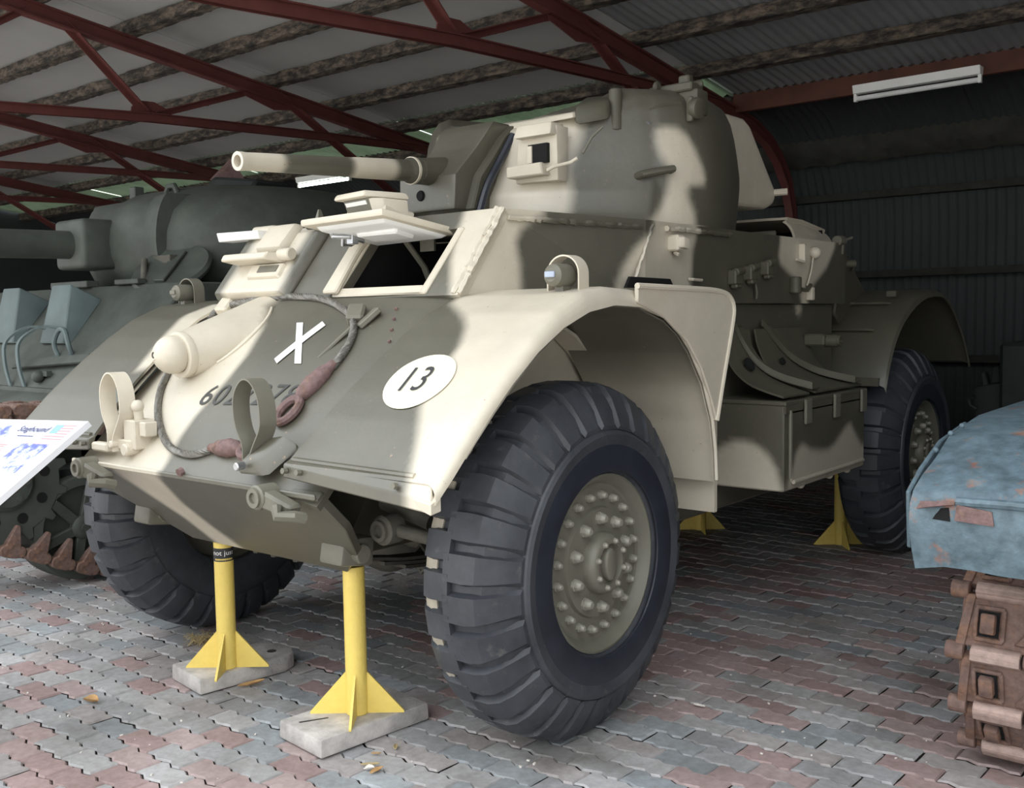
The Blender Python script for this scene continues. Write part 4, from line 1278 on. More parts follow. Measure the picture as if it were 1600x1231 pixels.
MB().hexa([(.372, .566, 1.90), (.455, .578, 1.90), (.455, .63, 1.90), (.372, .63, 1.90)], [(.372, .566, 1.97), (.455, .578, 1.973), (.455, .63, 1.973), (.372, .63, 1.97)]).build('port_opening', MAT['slot'], vpo)
MB().hexa([(.372, .562, 1.90), (.39, .564, 1.90), (.40, .60, 1.91), (.372, .60, 1.90)], [(.372, .562, 1.965), (.39, .564, 1.965), (.40, .60, 1.965), (.372, .60, 1.965)]).build('port_reveal', MAT['sand'], vpo)
MB().hexa([(.30, .52, 1.845), (.46, .545, 1.85), (.46, .60, 1.85), (.30, .58, 1.845)], [(.305, .51, 1.885), (.455, .535, 1.895), (.455, .56, 1.898), (.305, .54, 1.89)]).build('port_flap', MAT['sand'], vpo, bevel=.005)
MB().tube([(.47, .56, 1.865), (.50, .56, 1.875), (.55, .60, 1.89), (.575, .61, 1.905)], .007, 8).build('port_lever', MAT['sand'], vpo)
MB().tube([(.56, .665, 1.93), (.585, .69, 1.99), (.615, .72, 2.03)], .005, 8).build('port_wire', MAT['wheel_olive'], tur)
# lip of the roof over the turret face
MB().hexa([(-.02, .655, 2.055), (.50, .69, 2.075), (.50, .80, 2.09), (-.02, .76, 2.09)], [(-.02, .665, 2.085), (.49, .70, 2.10), (.49, .80, 2.12), (-.02, .76, 2.12)]).build('turret_roof_lip', MAT['sand'], tur, bevel=.008, seg=2)
MB().hexa([(.50, .69, 2.04), (.60, .80, 2.07), (.52, .95, 2.15), (.40, .90, 2.15)], [(.50, .70, 2.125), (.585, .81, 2.15), (.52, .95, 2.20), (.40, .90, 2.20)]).build('roof_corner', MAT['olive'], tur, bevel=.02, seg=2)
# things on the turret: lug, handle, periscope, ventilator, hatch
MB().cyl((.585, .855, 2.03), (.575, .87, 2.20), .032, .026, n=14).build('lifting_post', MAT['olive'], tur, bevel=.006)
MB().tube([(.66, .880, 1.852), (.705, .868, 1.858), (.745, .905, 1.868), (.785, .955, 1.878), (.75, .985, 1.878)], .015, 10).build('grab_handle', MAT['olive'], tur)
MB().tube([(.665, .92, 2.075), (.69, .935, 2.06), (.68, .95, 2.045)], .007, 6).build('turret_hook', MAT['chrome'], tur)
m = MB(); m.box((.775, 1.13, 2.155), (.09, .09, .10)); m.cyl((.80, 1.08, 2.125), (.84, 1.075, 2.12), .042, n=14); m.box((.80, 1.06, 2.12), (.03, .02, .10))
m.build('periscope_bracket', MAT['olive'], tur, bevel=.010, seg=2)
m = MB(); m.box((.70, 1.12, 2.215), (.20, .10, .035)); m.cyl((.64, 1.06, 2.225), (.66, 1.06, 2.225), .025); m.box((.73, 1.15, 2.245), (.05, .04, .06)); m.cyl((.76, 1.12, 2.22), (.80, 1.16, 2.235), .018)
m.build('hatch_latch', MAT['olive'], tur, bevel=.006)
MB().tube([(.68, .945, 2.115), (.72, .99, 2.135), (.76, 1.06, 2.145)], .010, 6).build('hatch_rod', MAT['olive'], tur)
MB().lathe([(0, 2.20), (.30, 2.20), (.32, 2.215), (.31, 2.235), (.27, 2.245), (0, 2.25)], (.28, 1.45, 0), (0, 0, 1), 32).build('turret_hatch', MAT['olive'], tur, bevel=.0)
MB().hexa([(.62, 1.60, 2.05), (.68, 1.62, 2.05), (.60, 1.80, 2.05), (.50, 1.76, 2.05)], [(.58, 1.58, 2.24), (.64, 1.62, 2.24), (.57, 1.78, 2.24), (.48, 1.74, 2.24)]).build('rear_roof_block', MAT['olive'], tur, bevel=.015)

# --- wheels
HUBZ, RX = .555, 1.093
TXC = .95               # tyre centre plane
def make_wheel():
    ctr = (RX, 0, HUBZ)
    o = Vector(ctr)
    X = (1, 0, 0)
    rim = MB().lathe([(.0, -.20), (.25, -.20), (.272, -.29), (.262, -.20), (.262, -.03), (.272, -.004), (.276, .004), (.268, .006), (.258, -.004), (.243, -.028), (.234, -.032), (.172, -.026), (.168, -.014), (.135, -.012), (.125, -.012), (.088, -.010), (.0, -.010)], o, X, 48)
    w = rim.build('wheel', MAT['wheel_olive'], car, loc=o - Vector((0, 1.2, 0)), angle=28)
    # tyre
    prof = [(.262, -.285), (.275, -.29), (.33, -.297), (.41, -.290), (.47, -.272), (.515, -.240), (.533, -.20), (.535, -.143), (.533, -.085), (.515, -.045), (.47, -.012), (.415, .010), (.408, .024), (.398, .030), (.385, .027), (.33, .018), (.285, .006), (.270, -.004), (.262, -.02)]
    t = MB().lathe(prof, o, X, 60, closed=True)
    N = 30
    for side in (0, 1):
        for k in range(N):
            a0 = 2 * pi * (k + .5 * side) / N
            # lug path: (dx from rim plane, top radius, base radius, half angle top, half angle base)
            if side == 0:
                P = [(-.155, .556, .528), (-.085, .555, .528), (-.052, .542, .500), (-.022, .507, .466), (.002, .460, .432), (.018, .425, .414)]
            else:
                P = [(-.136, .556, .528), (-.205, .555, .528), (-.238, .542, .500), (-.268, .507, .466), (-.290, .460, .432), (-.296, .42, .412)]
            rings = []
            for q, (dx, rt_, rb_) in enumerate(P):
                ht_ = 2 * pi / N * (.345 - .006 * q); hb_ = 2 * pi / N * (.43 + .008 * q)
                if q == 0: ht_ *= .95; hb_ *= .95
                def pt(r_, a): return o + Vector((dx + (0.0 if r_ == rb_ else 0.0), cos(a) * r_, sin(a) * r_))
                rings.append([pt(rb_, a0 - hb_), pt(rt_, a0 - ht_), pt(rt_, a0 + ht_), pt(rb_, a0 + hb_)])
            if side: rings = rings[::-1]
            t.loft(rings)
    tyre = t.build('tyre', MAT['rubber'], w, angle=24)
    m = MB()
    for k in range(N):
        a0 = 2 * pi * (k + 0.) / N; h_ = 2 * pi / N * .26
        m.loft([[o + Vector((dx, cos(a0 + q) * r_, sin(a0 + q) * r_)) for q, r_ in ((-h_, rb_ - .01), (-h_, rb_), (h_, rb_), (h_, rb_ - .01))] for dx, rb_ in ((-.190, .540), (-.212, .542), (-.243, .528), (-.270, .490))])
    ds = m.build('groove_dust', MAT['dust'], w); ds['kind'] = 'stuff'
    MB().ring(o + Vector((.012, 0, 0)), o + Vector((.024, 0, 0)), .402, .285, 60).build('sidewall_band', MAT['smooth_rubber'], w, bevel=.006, seg=2)
    # bolts
    def bolt(name, r_, x, rad, h, n, ph, count):
        first = None
        for k in range(count):
            a = ph + 2 * pi * k / count
            c = o + Vector((x, cos(a) * r_, sin(a) * r_))
            if first is None:
                mb = MB().lathe([(rad * 1.15, -.002), (rad * 1.15, .3 * h), (rad, .32 * h), (rad * .92, .75 * h), (rad * .55, h), (0, h)], c, X, 8)
                first = mb.build(name, MAT['bolt'], w, loc=c - o, angle=40)
            else:
                d = first.copy(); COL.objects.link(d); d.parent = w; d.location = c - o
    bolt('rim_bolt', .207, -.028, .0125, .024, 8, .1, 20)
    bolt('lug_nut', .138, -.014, .0175, .030, 8, .25, 10)
    hub = MB().lathe([(.096, -.012), (.094, .010), (.086, .026), (.078, .030), (.064, .030), (.058, .012), (.0, .010)], o, X, 40).build('hub', MAT['wheel_olive'], w, angle=40)
    m = MB()
    m.loft([[o + Vector((x, k1 * .030 * cos(a), k1 * .052 * sin(a))) for a in [2 * pi * q / 24 for q in range(24)]] for x, k1 in ((.008, 1.0), (.030, 1.0), (.036, .85))])
    m.build('hub_cap', MAT['wheel_olive'], w, bevel=.003)
    bolt('hub_bolt', .072, .030, .0085, .012, 8, .4, 8)
    for k in range(5):
        a = .9 + 2 * pi * k / 5
        c = o + Vector((.012, cos(a) * .045, sin(a) * .045))
        MB().cyl(c, c + Vector((.004, 0, 0)), .008, n=8).build('hub_hole', MAT['oxide'], w)
    m = MB()
    for k in range(6):
        a = .5 + 2 * pi * k / 6
        c = o + Vector((-.024, cos(a) * .178, sin(a) * .178))
    return w
wheel0 = make_wheel()
def place_wheel(side, y):
    c = copy_part(wheel0, car, (side * RX, y - 1.2, HUBZ), 0 if side > 0 else pi)
    for ch in list(c.children):
        if ch.name.startswith('groove_dust'): bpy.data.objects.remove(ch)
    return c
place_wheel(1, 3.05); place_wheel(-1, 0); place_wheel(-1, 3.05)
wheel0.rotation_euler = (radians(4), 0, 0)

# ------------------------------------------------------------------ painted marks that follow the plates
def sheet_mark(name, mat, poly, surf, parent, lift=.0022, label=None, dense=.012):
    # poly in plan (x, y); laid as a thin skin on a surface z = surf(x, y)
    bm = bmesh.new()
    f = bm.faces.new([bm.verts.new((x, y, 0)) for x, y in poly])
    bmesh.ops.triangulate(bm, faces=bm.faces)
    for _ in range(6):
        es = [e for e in bm.edges if e.calc_length() > dense]
        if not es: break
        bmesh.ops.subdivide_edges(bm, edges=es, cuts=1)
        bmesh.ops.triangulate(bm, faces=[q for q in bm.faces if len(q.verts) > 3])
    bmesh.ops.recalc_face_normals(bm, faces=bm.faces)
    o = root_loc(parent)
    for v in bm.verts:
        v.co = Vector((v.co.x, v.co.y - lift * .67, surf(v.co.x, v.co.y) + lift)) - o
    me = bpy.data.meshes.new(name); bm.to_mesh(me); bm.free()
    me.materials.append(mat)
    ob = bpy.data.objects.new(name, me); COL.objects.link(ob); ob.parent = parent
    if label: ob['label'] = label
    return ob
def text_polys(body, shear=0., space=1., bold=0.):
    # letter outlines as a flat mesh: vertices (u, v) and faces
    cu = bpy.data.curves.new('lettering', 'FONT')
    cu.body = body; cu.size = 1.0; cu.shear = shear; cu.space_character = space; cu.offset = bold; cu.resolution_u = 3
    ob = bpy.data.objects.new('lettering', cu)
    COL.objects.link(ob)
    dg = bpy.context.evaluated_depsgraph_get(); dg.update()
    me = bpy.data.meshes.new_from_object(ob.evaluated_get(dg))
    vs = [(v.co.x, v.co.y) for v in me.vertices]; fs = [tuple(p.vertices) for p in me.polygons]
    bpy.data.objects.remove(ob); bpy.data.curves.remove(cu); bpy.data.meshes.remove(me)
    x0 = min(v[0] for v in vs); x1 = max(v[0] for v in vs); y0 = min(v[1] for v in vs); y1 = max(v[1] for v in vs)
    return [((u - x0) / (x1 - x0), (w - y0) / (y1 - y0)) for u, w in vs], fs
def text_mark(name, body, mat, fn, parent, dense=0., shear=0., space=1., label=None, bold=0.):
    uv, fs = text_polys(body, shear, space, bold)
    bm = bmesh.new()
    vs = [bm.verts.new((u, w, 0)) for u, w in uv]
    for f in fs:
        try: bm.faces.new([vs[i] for i in f])
        except ValueError: pass
    if dense:
        for _ in range(4):
            es = [e for e in bm.edges if e.calc_length() > dense]
            if not es: break
            bmesh.ops.subdivide_edges(bm, edges=es, cuts=1)
            bmesh.ops.triangulate(bm, faces=[q for q in bm.faces if len(q.verts) > 3])
    o = root_loc(parent)
    for v in bm.verts:
        v.co = Vector(fn(v.co.x, v.co.y)) - o
    me = bpy.data.meshes.new(name); bm.to_mesh(me); bm.free(); me.materials.append(mat)
    ob = bpy.data.objects.new(name, me); COL.objects.link(ob); ob.parent = parent
    if label: ob['label'] = label
    return ob
sheet_mark('white_cross', MAT['white'], [(-.012, -.266), (.022, -.265), (.204, -.425), (.171, -.426)], nose_z, car, .0025)
sheet_mark('white_cross', MAT['white'], [(.049, -.413), (.122, -.262), (.158, -.279), (.083, -.429)], nose_z, car, .0035)
def serial(u, w):
    x = -.175 + .475 * u + .0 * w; y = -.573 + .064 * w + .020 * u
    return (x, y - .0015, nose_z(x, y) + .0022)
text_mark('serial_number', '6027278', MAT['stencil'], serial, car, .25, 0., 1.12, 'dark stencilled serial number')
def fend(x, y): return crest_z(y)
n = 40
sheet_mark('number_disc', MAT['pale_disc'], [(.833 + .118 * cos(2 * pi * k / n), -.517 + .086 * sin(2 * pi * k / n)) for k in range(n)], fend, car, .003, 'pale yellow disc')
def thirteen(u, w):
    x = .785 + .080 * u; y = -.556 + .076 * w + .006 * u
    return (x, y - .003, crest_z(y) + .0055)
text_mark('number_thirteen', '13', MAT['black'], thirteen, car, .3, 0., 1.1)

# ------------------------------------------------------------------ tow cable laid round the nose
cab = thing('tow_cable', 'greasy wire tow cable with rusty sockets looped round the nose of the armoured car', 'cable', (0, -.45, 1.1))
lift = .014
raw = [(.085, -.699), (.01, -.716), (-.10, -.711), (-.209, -.681), (-.343, -.618), (-.449, -.543), (-.513, -.470), (-.585, -.38), (-.635, -.28), (-.63, -.205), (-.586, -.166), (-.402, -.149), (-.206, -.150), (-.004, -.167), (.147, -.209), (.253, -.251), (.324, -.302), (.363, -.361), (.374, -.410), (.373, -.438)]
path = catmull([(x, y, nose_z(x, y) + lift) for x, y in raw], 8)
# twisted strands
core = MB()
NS = 6
dense_path = catmull([path[i] for i in range(0, len(path), 2)], 6)
for s_ in range(NS):
    pts = []
    acc = 0
    for i, p in enumerate(dense_path):
        d = (dense_path[min(i + 1, len(dense_path) - 1)] - dense_path[max(i - 1, 0)]).normalized()
        if i: acc += (p - dense_path[i - 1]).length
        u, v, w = basis(d)
        a = 2 * pi * s_ / NS + acc * 75
        pts.append(p + (u * cos(a) + v * sin(a)) * .0070)
    core.tube(pts, .0062, 5)
core.build('wire_rope', MAT['rope'], cab)
def socket(p0, p1, p2):
    # p0 rope end, p1 neck, p2 eye
    p0, p1, p2 = Vector(p0), Vector(p1), Vector(p2)
    d = (p1 - p0).normalized(); L = (p1 - p0).length
    MB().lathe([(0, 0), (.014, 0), (.016, L * .12), (.026, L * .3), (.031, L * .62), (.024, L * .9), (.014, L), (0, L)], p0, d, 14).build('cable_socket', MAT['oxide'], cab, angle=40)
    n = Vector((0, -.66, .75)); e = (p2 - p1).normalized(); s = e.cross(n).normalized()
    c = p1 + e * .050
    MB().tube([c + e * cos(a) * .042 * (1.15) + s * sin(a) * .036 for a in [2 * pi * k / 20 for k in range(20)]], .014, 8, closed=True).build('cable_eye', MAT['oxide'], cab)
def np_(x, y, h=.02): return (x, y, nose_z(x, y) + h)
socket(np_(.085, -.699), np_(.235, -.690), np_(.33, -.683))
socket(np_(.373, -.430), np_(.332, -.545), np_(.318, -.62))
# clips on the nose that hold it
for (x, y, a) in ((.275, -.245, .6), (-.575, -.165, .3)):
    z = nose_z(x, y)
    m = MB(); R_ = Matrix.Rotation(a, 3, 'Z') @ Matrix.Rotation(radians(40), 3, 'X')
    m.box((x, y, z + .014), (.06, .075, .045), R_)
    m.build('cable_clip', MAT['wheel_olive'] if x > 0 else MAT['sand'], car, bevel=.008)
MB().box((.345, -.255, nose_z(.345, -.255) + .012), (.05, .09, .02), Matrix.Rotation(-.5, 3, 'Z') @ Matrix.Rotation(radians(40), 3, 'X')).build('cable_clip', MAT['wheel_olive'], car, bevel=.004)
MB().box((.285, -.345, nose_z(.285, -.345) + .006), (.018, .16, .010), Matrix.Rotation(-.55, 3, 'Z') @ Matrix.Rotation(radians(42), 3, 'X')).build('chock_strip', MAT['wheel_olive'], car, bevel=.002)

# ------------------------------------------------------------------ jack stands, their timber blocks
def block(name, label, x, y, lx, ly, h, rot, round_end, group=None):
    t = thing(name, label, 'timber block', (x, y, 0), group)
    R_ = Matrix.Rotation(rot, 3, 'Z')
    pts = [(-lx / 2, -ly / 2), (lx / 2, -ly / 2), (lx / 2, ly * .30), (lx * .36, ly * .44), (lx * .1, ly * .5), (-lx * .25, ly * .47), (-lx / 2, ly * .32)] if round_end else \
          [(-lx / 2, -ly / 2), (lx / 2, -ly / 2), (lx / 2, ly / 2), (-lx / 2, ly / 2)]
    def P(p, z): q = R_ @ Vector((p[0], p[1], 0)); return (x + q.x, y + q.y, z)
    MB().hexa([P(p, .003) for p in pts], [P((p[0] * .985, p[1] * .99), h) for p in pts]).build('timber', MAT['timber'], t, bevel=.007, seg=2)
    # a split in the grain and knots
    MB().hexa([P((-.055, -ly * .42), h - .004), P((-.046, -ly * .42), h - .004), P((-.012, -ly * .22), h - .004), P((-.02, -ly * .22), h - .004)],
              [P((-.055, -ly * .42), h + .0008), P((-.046, -ly * .42), h + .0008), P((-.012, -ly * .22), h + .0008), P((-.02, -ly * .22), h + .0008)]).build('grain_split', MAT['black'], t)
    MB().cyl(P((.02, ly * .3), h - .002), P((.02, ly * .3), h + .001), .018, n=12).build('knot', MAT['steel_dark'], t)
    return t
block('timber_block', 'weathered timber block with a rounded end under the yellow stand with the black sticker', -.315, -.345, .235, .42, .060, radians(-8), True)
block('timber_block', 'square-ended grey timber block under the yellow stand nearest the camera', .420, -.425, .235, .42, .060, radians(-6), False)
def stand(label, x, y, z0, top, sticker=False, rot=39.5):
    t = thing('jack_stand', label, 'jack stand', (x, y, z0), 'yellow stands under the armoured car')
    MB().cyl((x, y, z0), (x, y, top), .0345, n=28).build('post', MAT['yellow'], t, bevel=.002)
    for k, rr in enumerate((1., 1., 1., 1.)):
        a = radians(rot) + k * pi / 2
        d = Vector((cos(a), sin(a), 0)); s = Vector((-sin(a), cos(a), 0)) * .004
        o = Vector((x, y, z0))
        q = [o + d * .030, o + d * .150, o + d * .150 + Vector((0, 0, .006)), o + d * .034 + Vector((0, 0, .135)), o + d * .030 + Vector((0, 0, .135))]
        MB().hexa([p - s for p in q], [p + s for p in q]).build('fin', MAT['yellow'], t)
    if sticker:
        zc = top - .058
        st = MB().ring((x, y, zc - .024), (x, y, zc + .024), .0352, .0342, 36).build('sticker', MAT['black'], t)
        ang = atan2(cam.location.y - y, cam.location.x - x)
        def wrap(z_lo, h, a0, span):
            def fn(u, w):
                a = a0 + span * u
                return (x + .0357 * cos(a), y + .0357 * sin(a), z_lo + h * w)
            return fn
        text_mark('sticker_text', 'not just', MAT['white'], wrap(zc - .006, .021, -.02 - 1.75, 2.3), st, .12)
        for k in range(11):
            a0 = -1.52 + k * .175; fn = wrap(zc - .019, .006, a0, .13)
            MB().add([fn(u, w) for u, w in ((0, 0), (.33, 0), (.67, 0), (1, 0), (1, 1), (.67, 1), (.33, 1), (0, 1))], [(0, 1, 6, 7), (1, 2, 5, 6), (2, 3, 4, 5)]).build('sticker_small_print', MAT['yellow'], st)
    return t
stand('yellow steel stand with a black sticker on its post', -.262, -.430, .060, .538, True)
stand('yellow steel stand nearest the camera, without a sticker', .436, -.430, .060, .538)
stand('yellow steel stand half hidden behind the front left wheel', -.17, 2.90, .0, .525)
stand('yellow steel stand in the dark beside the rear left wheel', .665, 3.0, .0, .49)

# ================================================================== DARK GREEN TANK ON THE LEFT
TG = MAT['tank_green']
tank = thing('tank', 'dark green tracked tank with a rounded turret parked left of the armoured car', 'tank', (-3.15, 1.8, 0))
XL, XR = -4.28, -2.02
MB().hexa([(XL, .11, .955), (XR, .11, .955), (XR, 3.9, .955), (XL, 3.9, .955)], [(XL + .0, .60, 1.53), (XR - .0, .60, 1.53), (XR, 3.9, 1.53), (XL, 3.9, 1.53)]).build('hull', TG, tank, bevel=.008)
MB().box(((XL + XR) / 2, .112, .945), (XR - XL + .02, .05, .03)).build('front_flange', TG, tank, bevel=.004)
MB().box((-3.15, 2.0, .62), (1.50, 3.7, .62)).build('lower_hull', MAT['dark_machine'], tank, bevel=.01)
# rounded final drive housing
prof = [(.34 * cos(a), .34 * sin(a)) for a in [radians(q) for q in range(90, 271, 15)]]
MB().prism([(.20 + p[0], .62 + p[1]) for p in prof] + [(.5, .28), (.5, .96)], 'x', -3.92, -2.40).build('final_drive_housing', TG, tank)
def gl(x, t, out=0.):   # point on the sloping front plate
    return (x, .11 + .49 * t - out * .76, .955 + .575 * t + out * .65)
for xc in (-2.93, -3.56):
    q0 = [gl(xc - .20, .42), gl(xc + .16, .42), gl(xc + .14, .86), gl(xc - .14, .86)]
    q1 = [gl(xc - .155, .40, .02), gl(xc + .12, .40, .02), gl(xc + .11, .80, .19), gl(xc - .11, .80, .19)]
    MB().hexa(q0, q1).build('driver_hood', MAT['tank_teal'], tank, bevel=.010, seg=2)
MB().tube(catmull([gl(-2.80, .30), gl(-2.81, .36, .06), gl(-2.77, .44, .10), gl(-2.70, .44, .10), gl(-2.66, .36, .05), gl(-2.66, .32, .0)], 5), .014, 8).build('headlight_guard', MAT['tank_teal'], tank)
for dx in (0, .17):
    MB().strap(catmull([gl(-3.08 + dx, .0, .0), gl(-3.16 + dx, .14, .08), gl(-3.20 + dx, .30, .14), gl(-3.10 + dx, .46, .12), gl(-3.02 + dx, .52, .02)], 5), (1, 0, 0), .03, .012).build('headlight_guard', MAT['tank_teal'], tank)
MB().strap([gl(-3.15, .18, .03), gl(-2.40, .26, .03)], (0, .5, .5), .06, .012).build('guard_bar', TG, tank)
m = MB(); m.ball(gl(-2.78, .08, .03), .035); m.box(gl(-2.75, .12, .02), (.09, .03, .03)); m.cyl(gl(-2.3, .25, .0), gl(-2.3, .25, .04), .018)
m.build('front_fitting', TG, tank)
MB().box(gl(-2.6, 1.02, .01), (.25, .06, .03)).build('roof_lip', TG, tank, bevel=.005)
MB().box(gl(-3.25, 1.02, .01), (.45, .08, .04)).build('roof_lip', TG, tank, bevel=.005)
# open lid with its rim, standing on the hull roof
c = Vector((-2.45, .78, 1.62)); ax = Vector((.25, -.55, .80)).normalized()
u, v, w = basis(ax)
lid = MB().lathe([(0, -.03), (.20, -.03), (.235, -.02), (.24, .0), (.225, .018), (.20, .012), (0, .008)], c, ax, 36).build('open_lid', TG, tank, angle=40)
MB().box(c + w * .02, (.07, .30, .02), Matrix((u, v, w)).transposed()).build('lid_bar', TG, lid, bevel=.004)
m = MB(); m.tube([c - v * .22 + Vector((-.06, 0, -.09)), c - v * .24 + Vector((-.1, 0, .0)), c - u * .2 + Vector((0, .02, .06))], .02); m.box(c + Vector((-.12, .04, .06)), (.2, .08, .05))
m.build('lid_hinge', MAT['axle'], lid, bevel=.004)
# turret
TCX, TCY = -3.02, 1.78
outl = [(0, -.98), (.32, -.96), (.60, -.80), (.82, -.50), (.93, -.10), (.92, .35), (.78, .80), (.50, 1.10), (0, 1.20), (-.50, 1.10), (-.78, .80), (-.92, .35), (-.93, -.10), (-.82, -.50), (-.60, -.80), (-.32, -.96)]
plan2 = catmull([(a, b, 0) for a, b in outl], 4, closed=True)
rings = [[(TCX + p.x * k, TCY + p.y * k, z) for p in plan2] for z, k in ((1.52, .90), (1.60, .955), (1.72, 1.0), (1.86, .99), (1.98, .95), (2.07, .87), (2.13, .76), (2.17, .58), (2.19, .35))]
tt = MB().loft(rings).build('turret', TG, tank, angle=60)
# gun shield: upright rounded casting in front of the turret
m = MB()
rings = []
for k in range(11):
    a = -pi / 2 + pi * k / 10
    rings.append([(x, .90 - .20 * cos(a) * f, 1.80 + .27 * sin(a)) for x, f in ((-3.50, .2), (-3.40, .7), (-3.20, 1.0), (-2.95, 1.0), (-2.75, .75), (-2.64, .3))] + [(x, 1.1, 1.80 + .27 * sin(a)) for x in (-2.64, -3.50)])
m.loft(rings).build('gun_shield', TG, tank, angle=50)
m = MB()
rings = []
for k in range(13):
    a = radians(-62 + 124 * k / 12)
    rings.append([(-2.72, .93 - .10 * cos(a) * 1.6, 1.80 + .30 * sin(a)), (-2.62, .95 - .10 * cos(a) * 1.6, 1.80 + .32 * sin(a)), (-2.60, 1.12, 1.80 + .32 * sin(a)), (-2.72, 1.12, 1.80 + .30 * sin(a))])
m.loft(rings).build('shield_cheek', TG, tank, angle=50)
MB().lathe([(0, -.30), (.115, -.30), (.118, -.05), (.11, 0), (.085, .01), (.083, .95), (.090, .97), (.090, 1.2), (.055, 1.2), (.05, 1.0), (0, 1.0)], (-3.16, .70, 1.79), (0, -1, -.02), 28).build('gun_barrel', TG, tank, angle=40)
MB().box((-3.16, .68, 1.79), (.34, .30, .30)).build('barrel_collar', TG, tank, bevel=.03, seg=3)
for x, y, z in ((-2.80, 1.02, 2.08), (-2.72, .95, 1.98)):
    MB().tube([(x - .055, y, z - .05), (x - .06, y, z + .03), (x - .03, y, z + .07), (x + .03, y, z + .07), (x + .06, y, z + .03), (x + .055, y, z - .05)], .018, 8).build('lifting_eye', TG, tank)
MB().box((-3.42, 1.15, 2.12), (.07, .07, .18)).build('periscope_housing', TG, tank, bevel=.006)
m = MB().hexa([(-3.30, 1.55, 2.15), (-2.75, 1.55, 2.15), (-2.75, 1.95, 2.15), (-3.30, 1.95, 2.15)], [(-3.20, 1.58, 2.30), (-2.72, 1.6, 2.24), (-2.75, 1.9, 2.24), (-3.20, 1.9, 2.32)])
m.build('cupola_hatch', MAT['dark_machine'], tank, bevel=.02)
MB().hexa([(-3.22, 1.58, 2.28), (-3.17, 1.58, 2.27), (-3.02, 1.6, 2.24), (-3.06, 1.6, 2.23)], [(-3.22, 1.75, 2.44), (-3.19, 1.75, 2.43), (-3.02, 1.75, 2.25), (-3.06, 1.75, 2.24)]).build('hatch_lid_edge', MAT['oxide'], tank)
# left-hand track, drive sprocket and road wheel (the side towards the armoured car)
TX0, TX1 = -2.42, -2.04
def track_path(ctrl, pitch):
    P = catmull([(0, a, b) for a, b in ctrl], 14)
    out = []; acc = 0; nxt = 0
    for a, b in zip(P, P[1:]):
        L = (b - a).length
        while nxt <= acc + L:
            t = (nxt - acc) / L
            out.append((a.lerp(b, t), (b - a).normalized())); nxt += pitch
        acc += L
    return out
sc = (-.40, .56)
ctrl = [(2.6, .02), (1.4, .02), (.6, .02), (.22, .02), (-.06, .09), (-.36, .225), (-.60, .285), (-.735, .45), (-.745, .64), (-.62, .83), (-.40, .90), (-.1, .885), (.5, .845), (1.3, .86), (2.6, .85)]
tp = track_path(ctrl, .132)
shoe = None
for p, d in tp:
    ang = atan2(d.z, d.y)
    if shoe is None:
        o = Vector((0, 0, 0))
        xm = (TX0 + TX1) / 2
        m = MB()
        m.hexa([(TX0 - xm, -.050, -.022), (TX1 - xm, -.050, -.022), (TX1 - xm, .050, -.022), (TX0 - xm, .050, -.022)], [(TX0 - xm, -.045, .012), (TX1 - xm, -.045, .012), (TX1 - xm, .045, .012), (TX0 - xm, .045, .012)])
        for x in (TX0 - xm, TX1 - xm):
            for q in (-.036, .036):
                m.cyl((x - .03, q, .0), (x + .03, q, .0), .030, n=8)
            m.box((x, 0, .0), (.06, .06, .062))
            m.hexa([(x - .03, -.045, .02), (x + .03, -.045, .02), (x + .03, .035, .02), (x - .03, .035, .02)], [(x - .014, -.004, .125), (x + .014, -.004, .125), (x + .014, .018, .125), (x - .014, .018, .125)])
        me_ = m.mesh('track_shoe', MAT['rust'], (0, 0, 0), bevel=.005)
        shoe = me_
    ob = bpy.data.objects.new('track_shoe', shoe)
    COL.objects.link(ob); ob.parent = tank
    ob.location = Vector(((TX0 + TX1) / 2, p.y, p.z)) - tank.location
    # inner face of the shoe looks at the wheels
    ob.rotation_euler = (ang + pi + random.Random(len(tank.children)).uniform(-.10, .10), 0, 0)
def toothed(name, x0, x1, yc, zc, r0, r1, n, mat, parent):
    pts = []
    for k in range(n):
        for f, r_ in ((.0, r0), (.28, r0), (.40, r1), (.60, r1), (.72, r0)):
            a = 2 * pi * (k + f) / n
            pts.append((yc + r_ * cos(a), zc + r_ * sin(a)))
    return MB().prism(pts, 'x', x0, x1).build(name, mat, parent, bevel=.004)
sp = toothed('drive_sprocket', -2.075, -2.045, sc[0], sc[1], .262, .305, 13, MAT['tank_green'], tank)
for k in range(9):
    a = 2 * pi * k / 9 + .2
    MB().cyl((-2.05, sc[0] + .19 * cos(a), sc[1] + .19 * sin(a)), (-2.042, sc[0] + .19 * cos(a), sc[1] + .19 * sin(a)), .026, n=14).build('sprocket_hole', MAT['slot'], sp)
MB().lathe([(0, 0), (.13, 0), (.13, .03), (.11, .05), (.05, .055), (0, .055)], (-2.06, sc[0], sc[1]), (1, 0, 0), 24).build('sprocket_hub', TG, sp)
for k in range(6):
    a = 2 * pi * k / 6
    MB().cyl((-2.02, sc[0] + .085 * cos(a), sc[1] + .085 * sin(a)), (-2.0, sc[0] + .085 * cos(a), sc[1] + .085 * sin(a)), .014, n=6).build('sprocket_bolt', TG, sp)
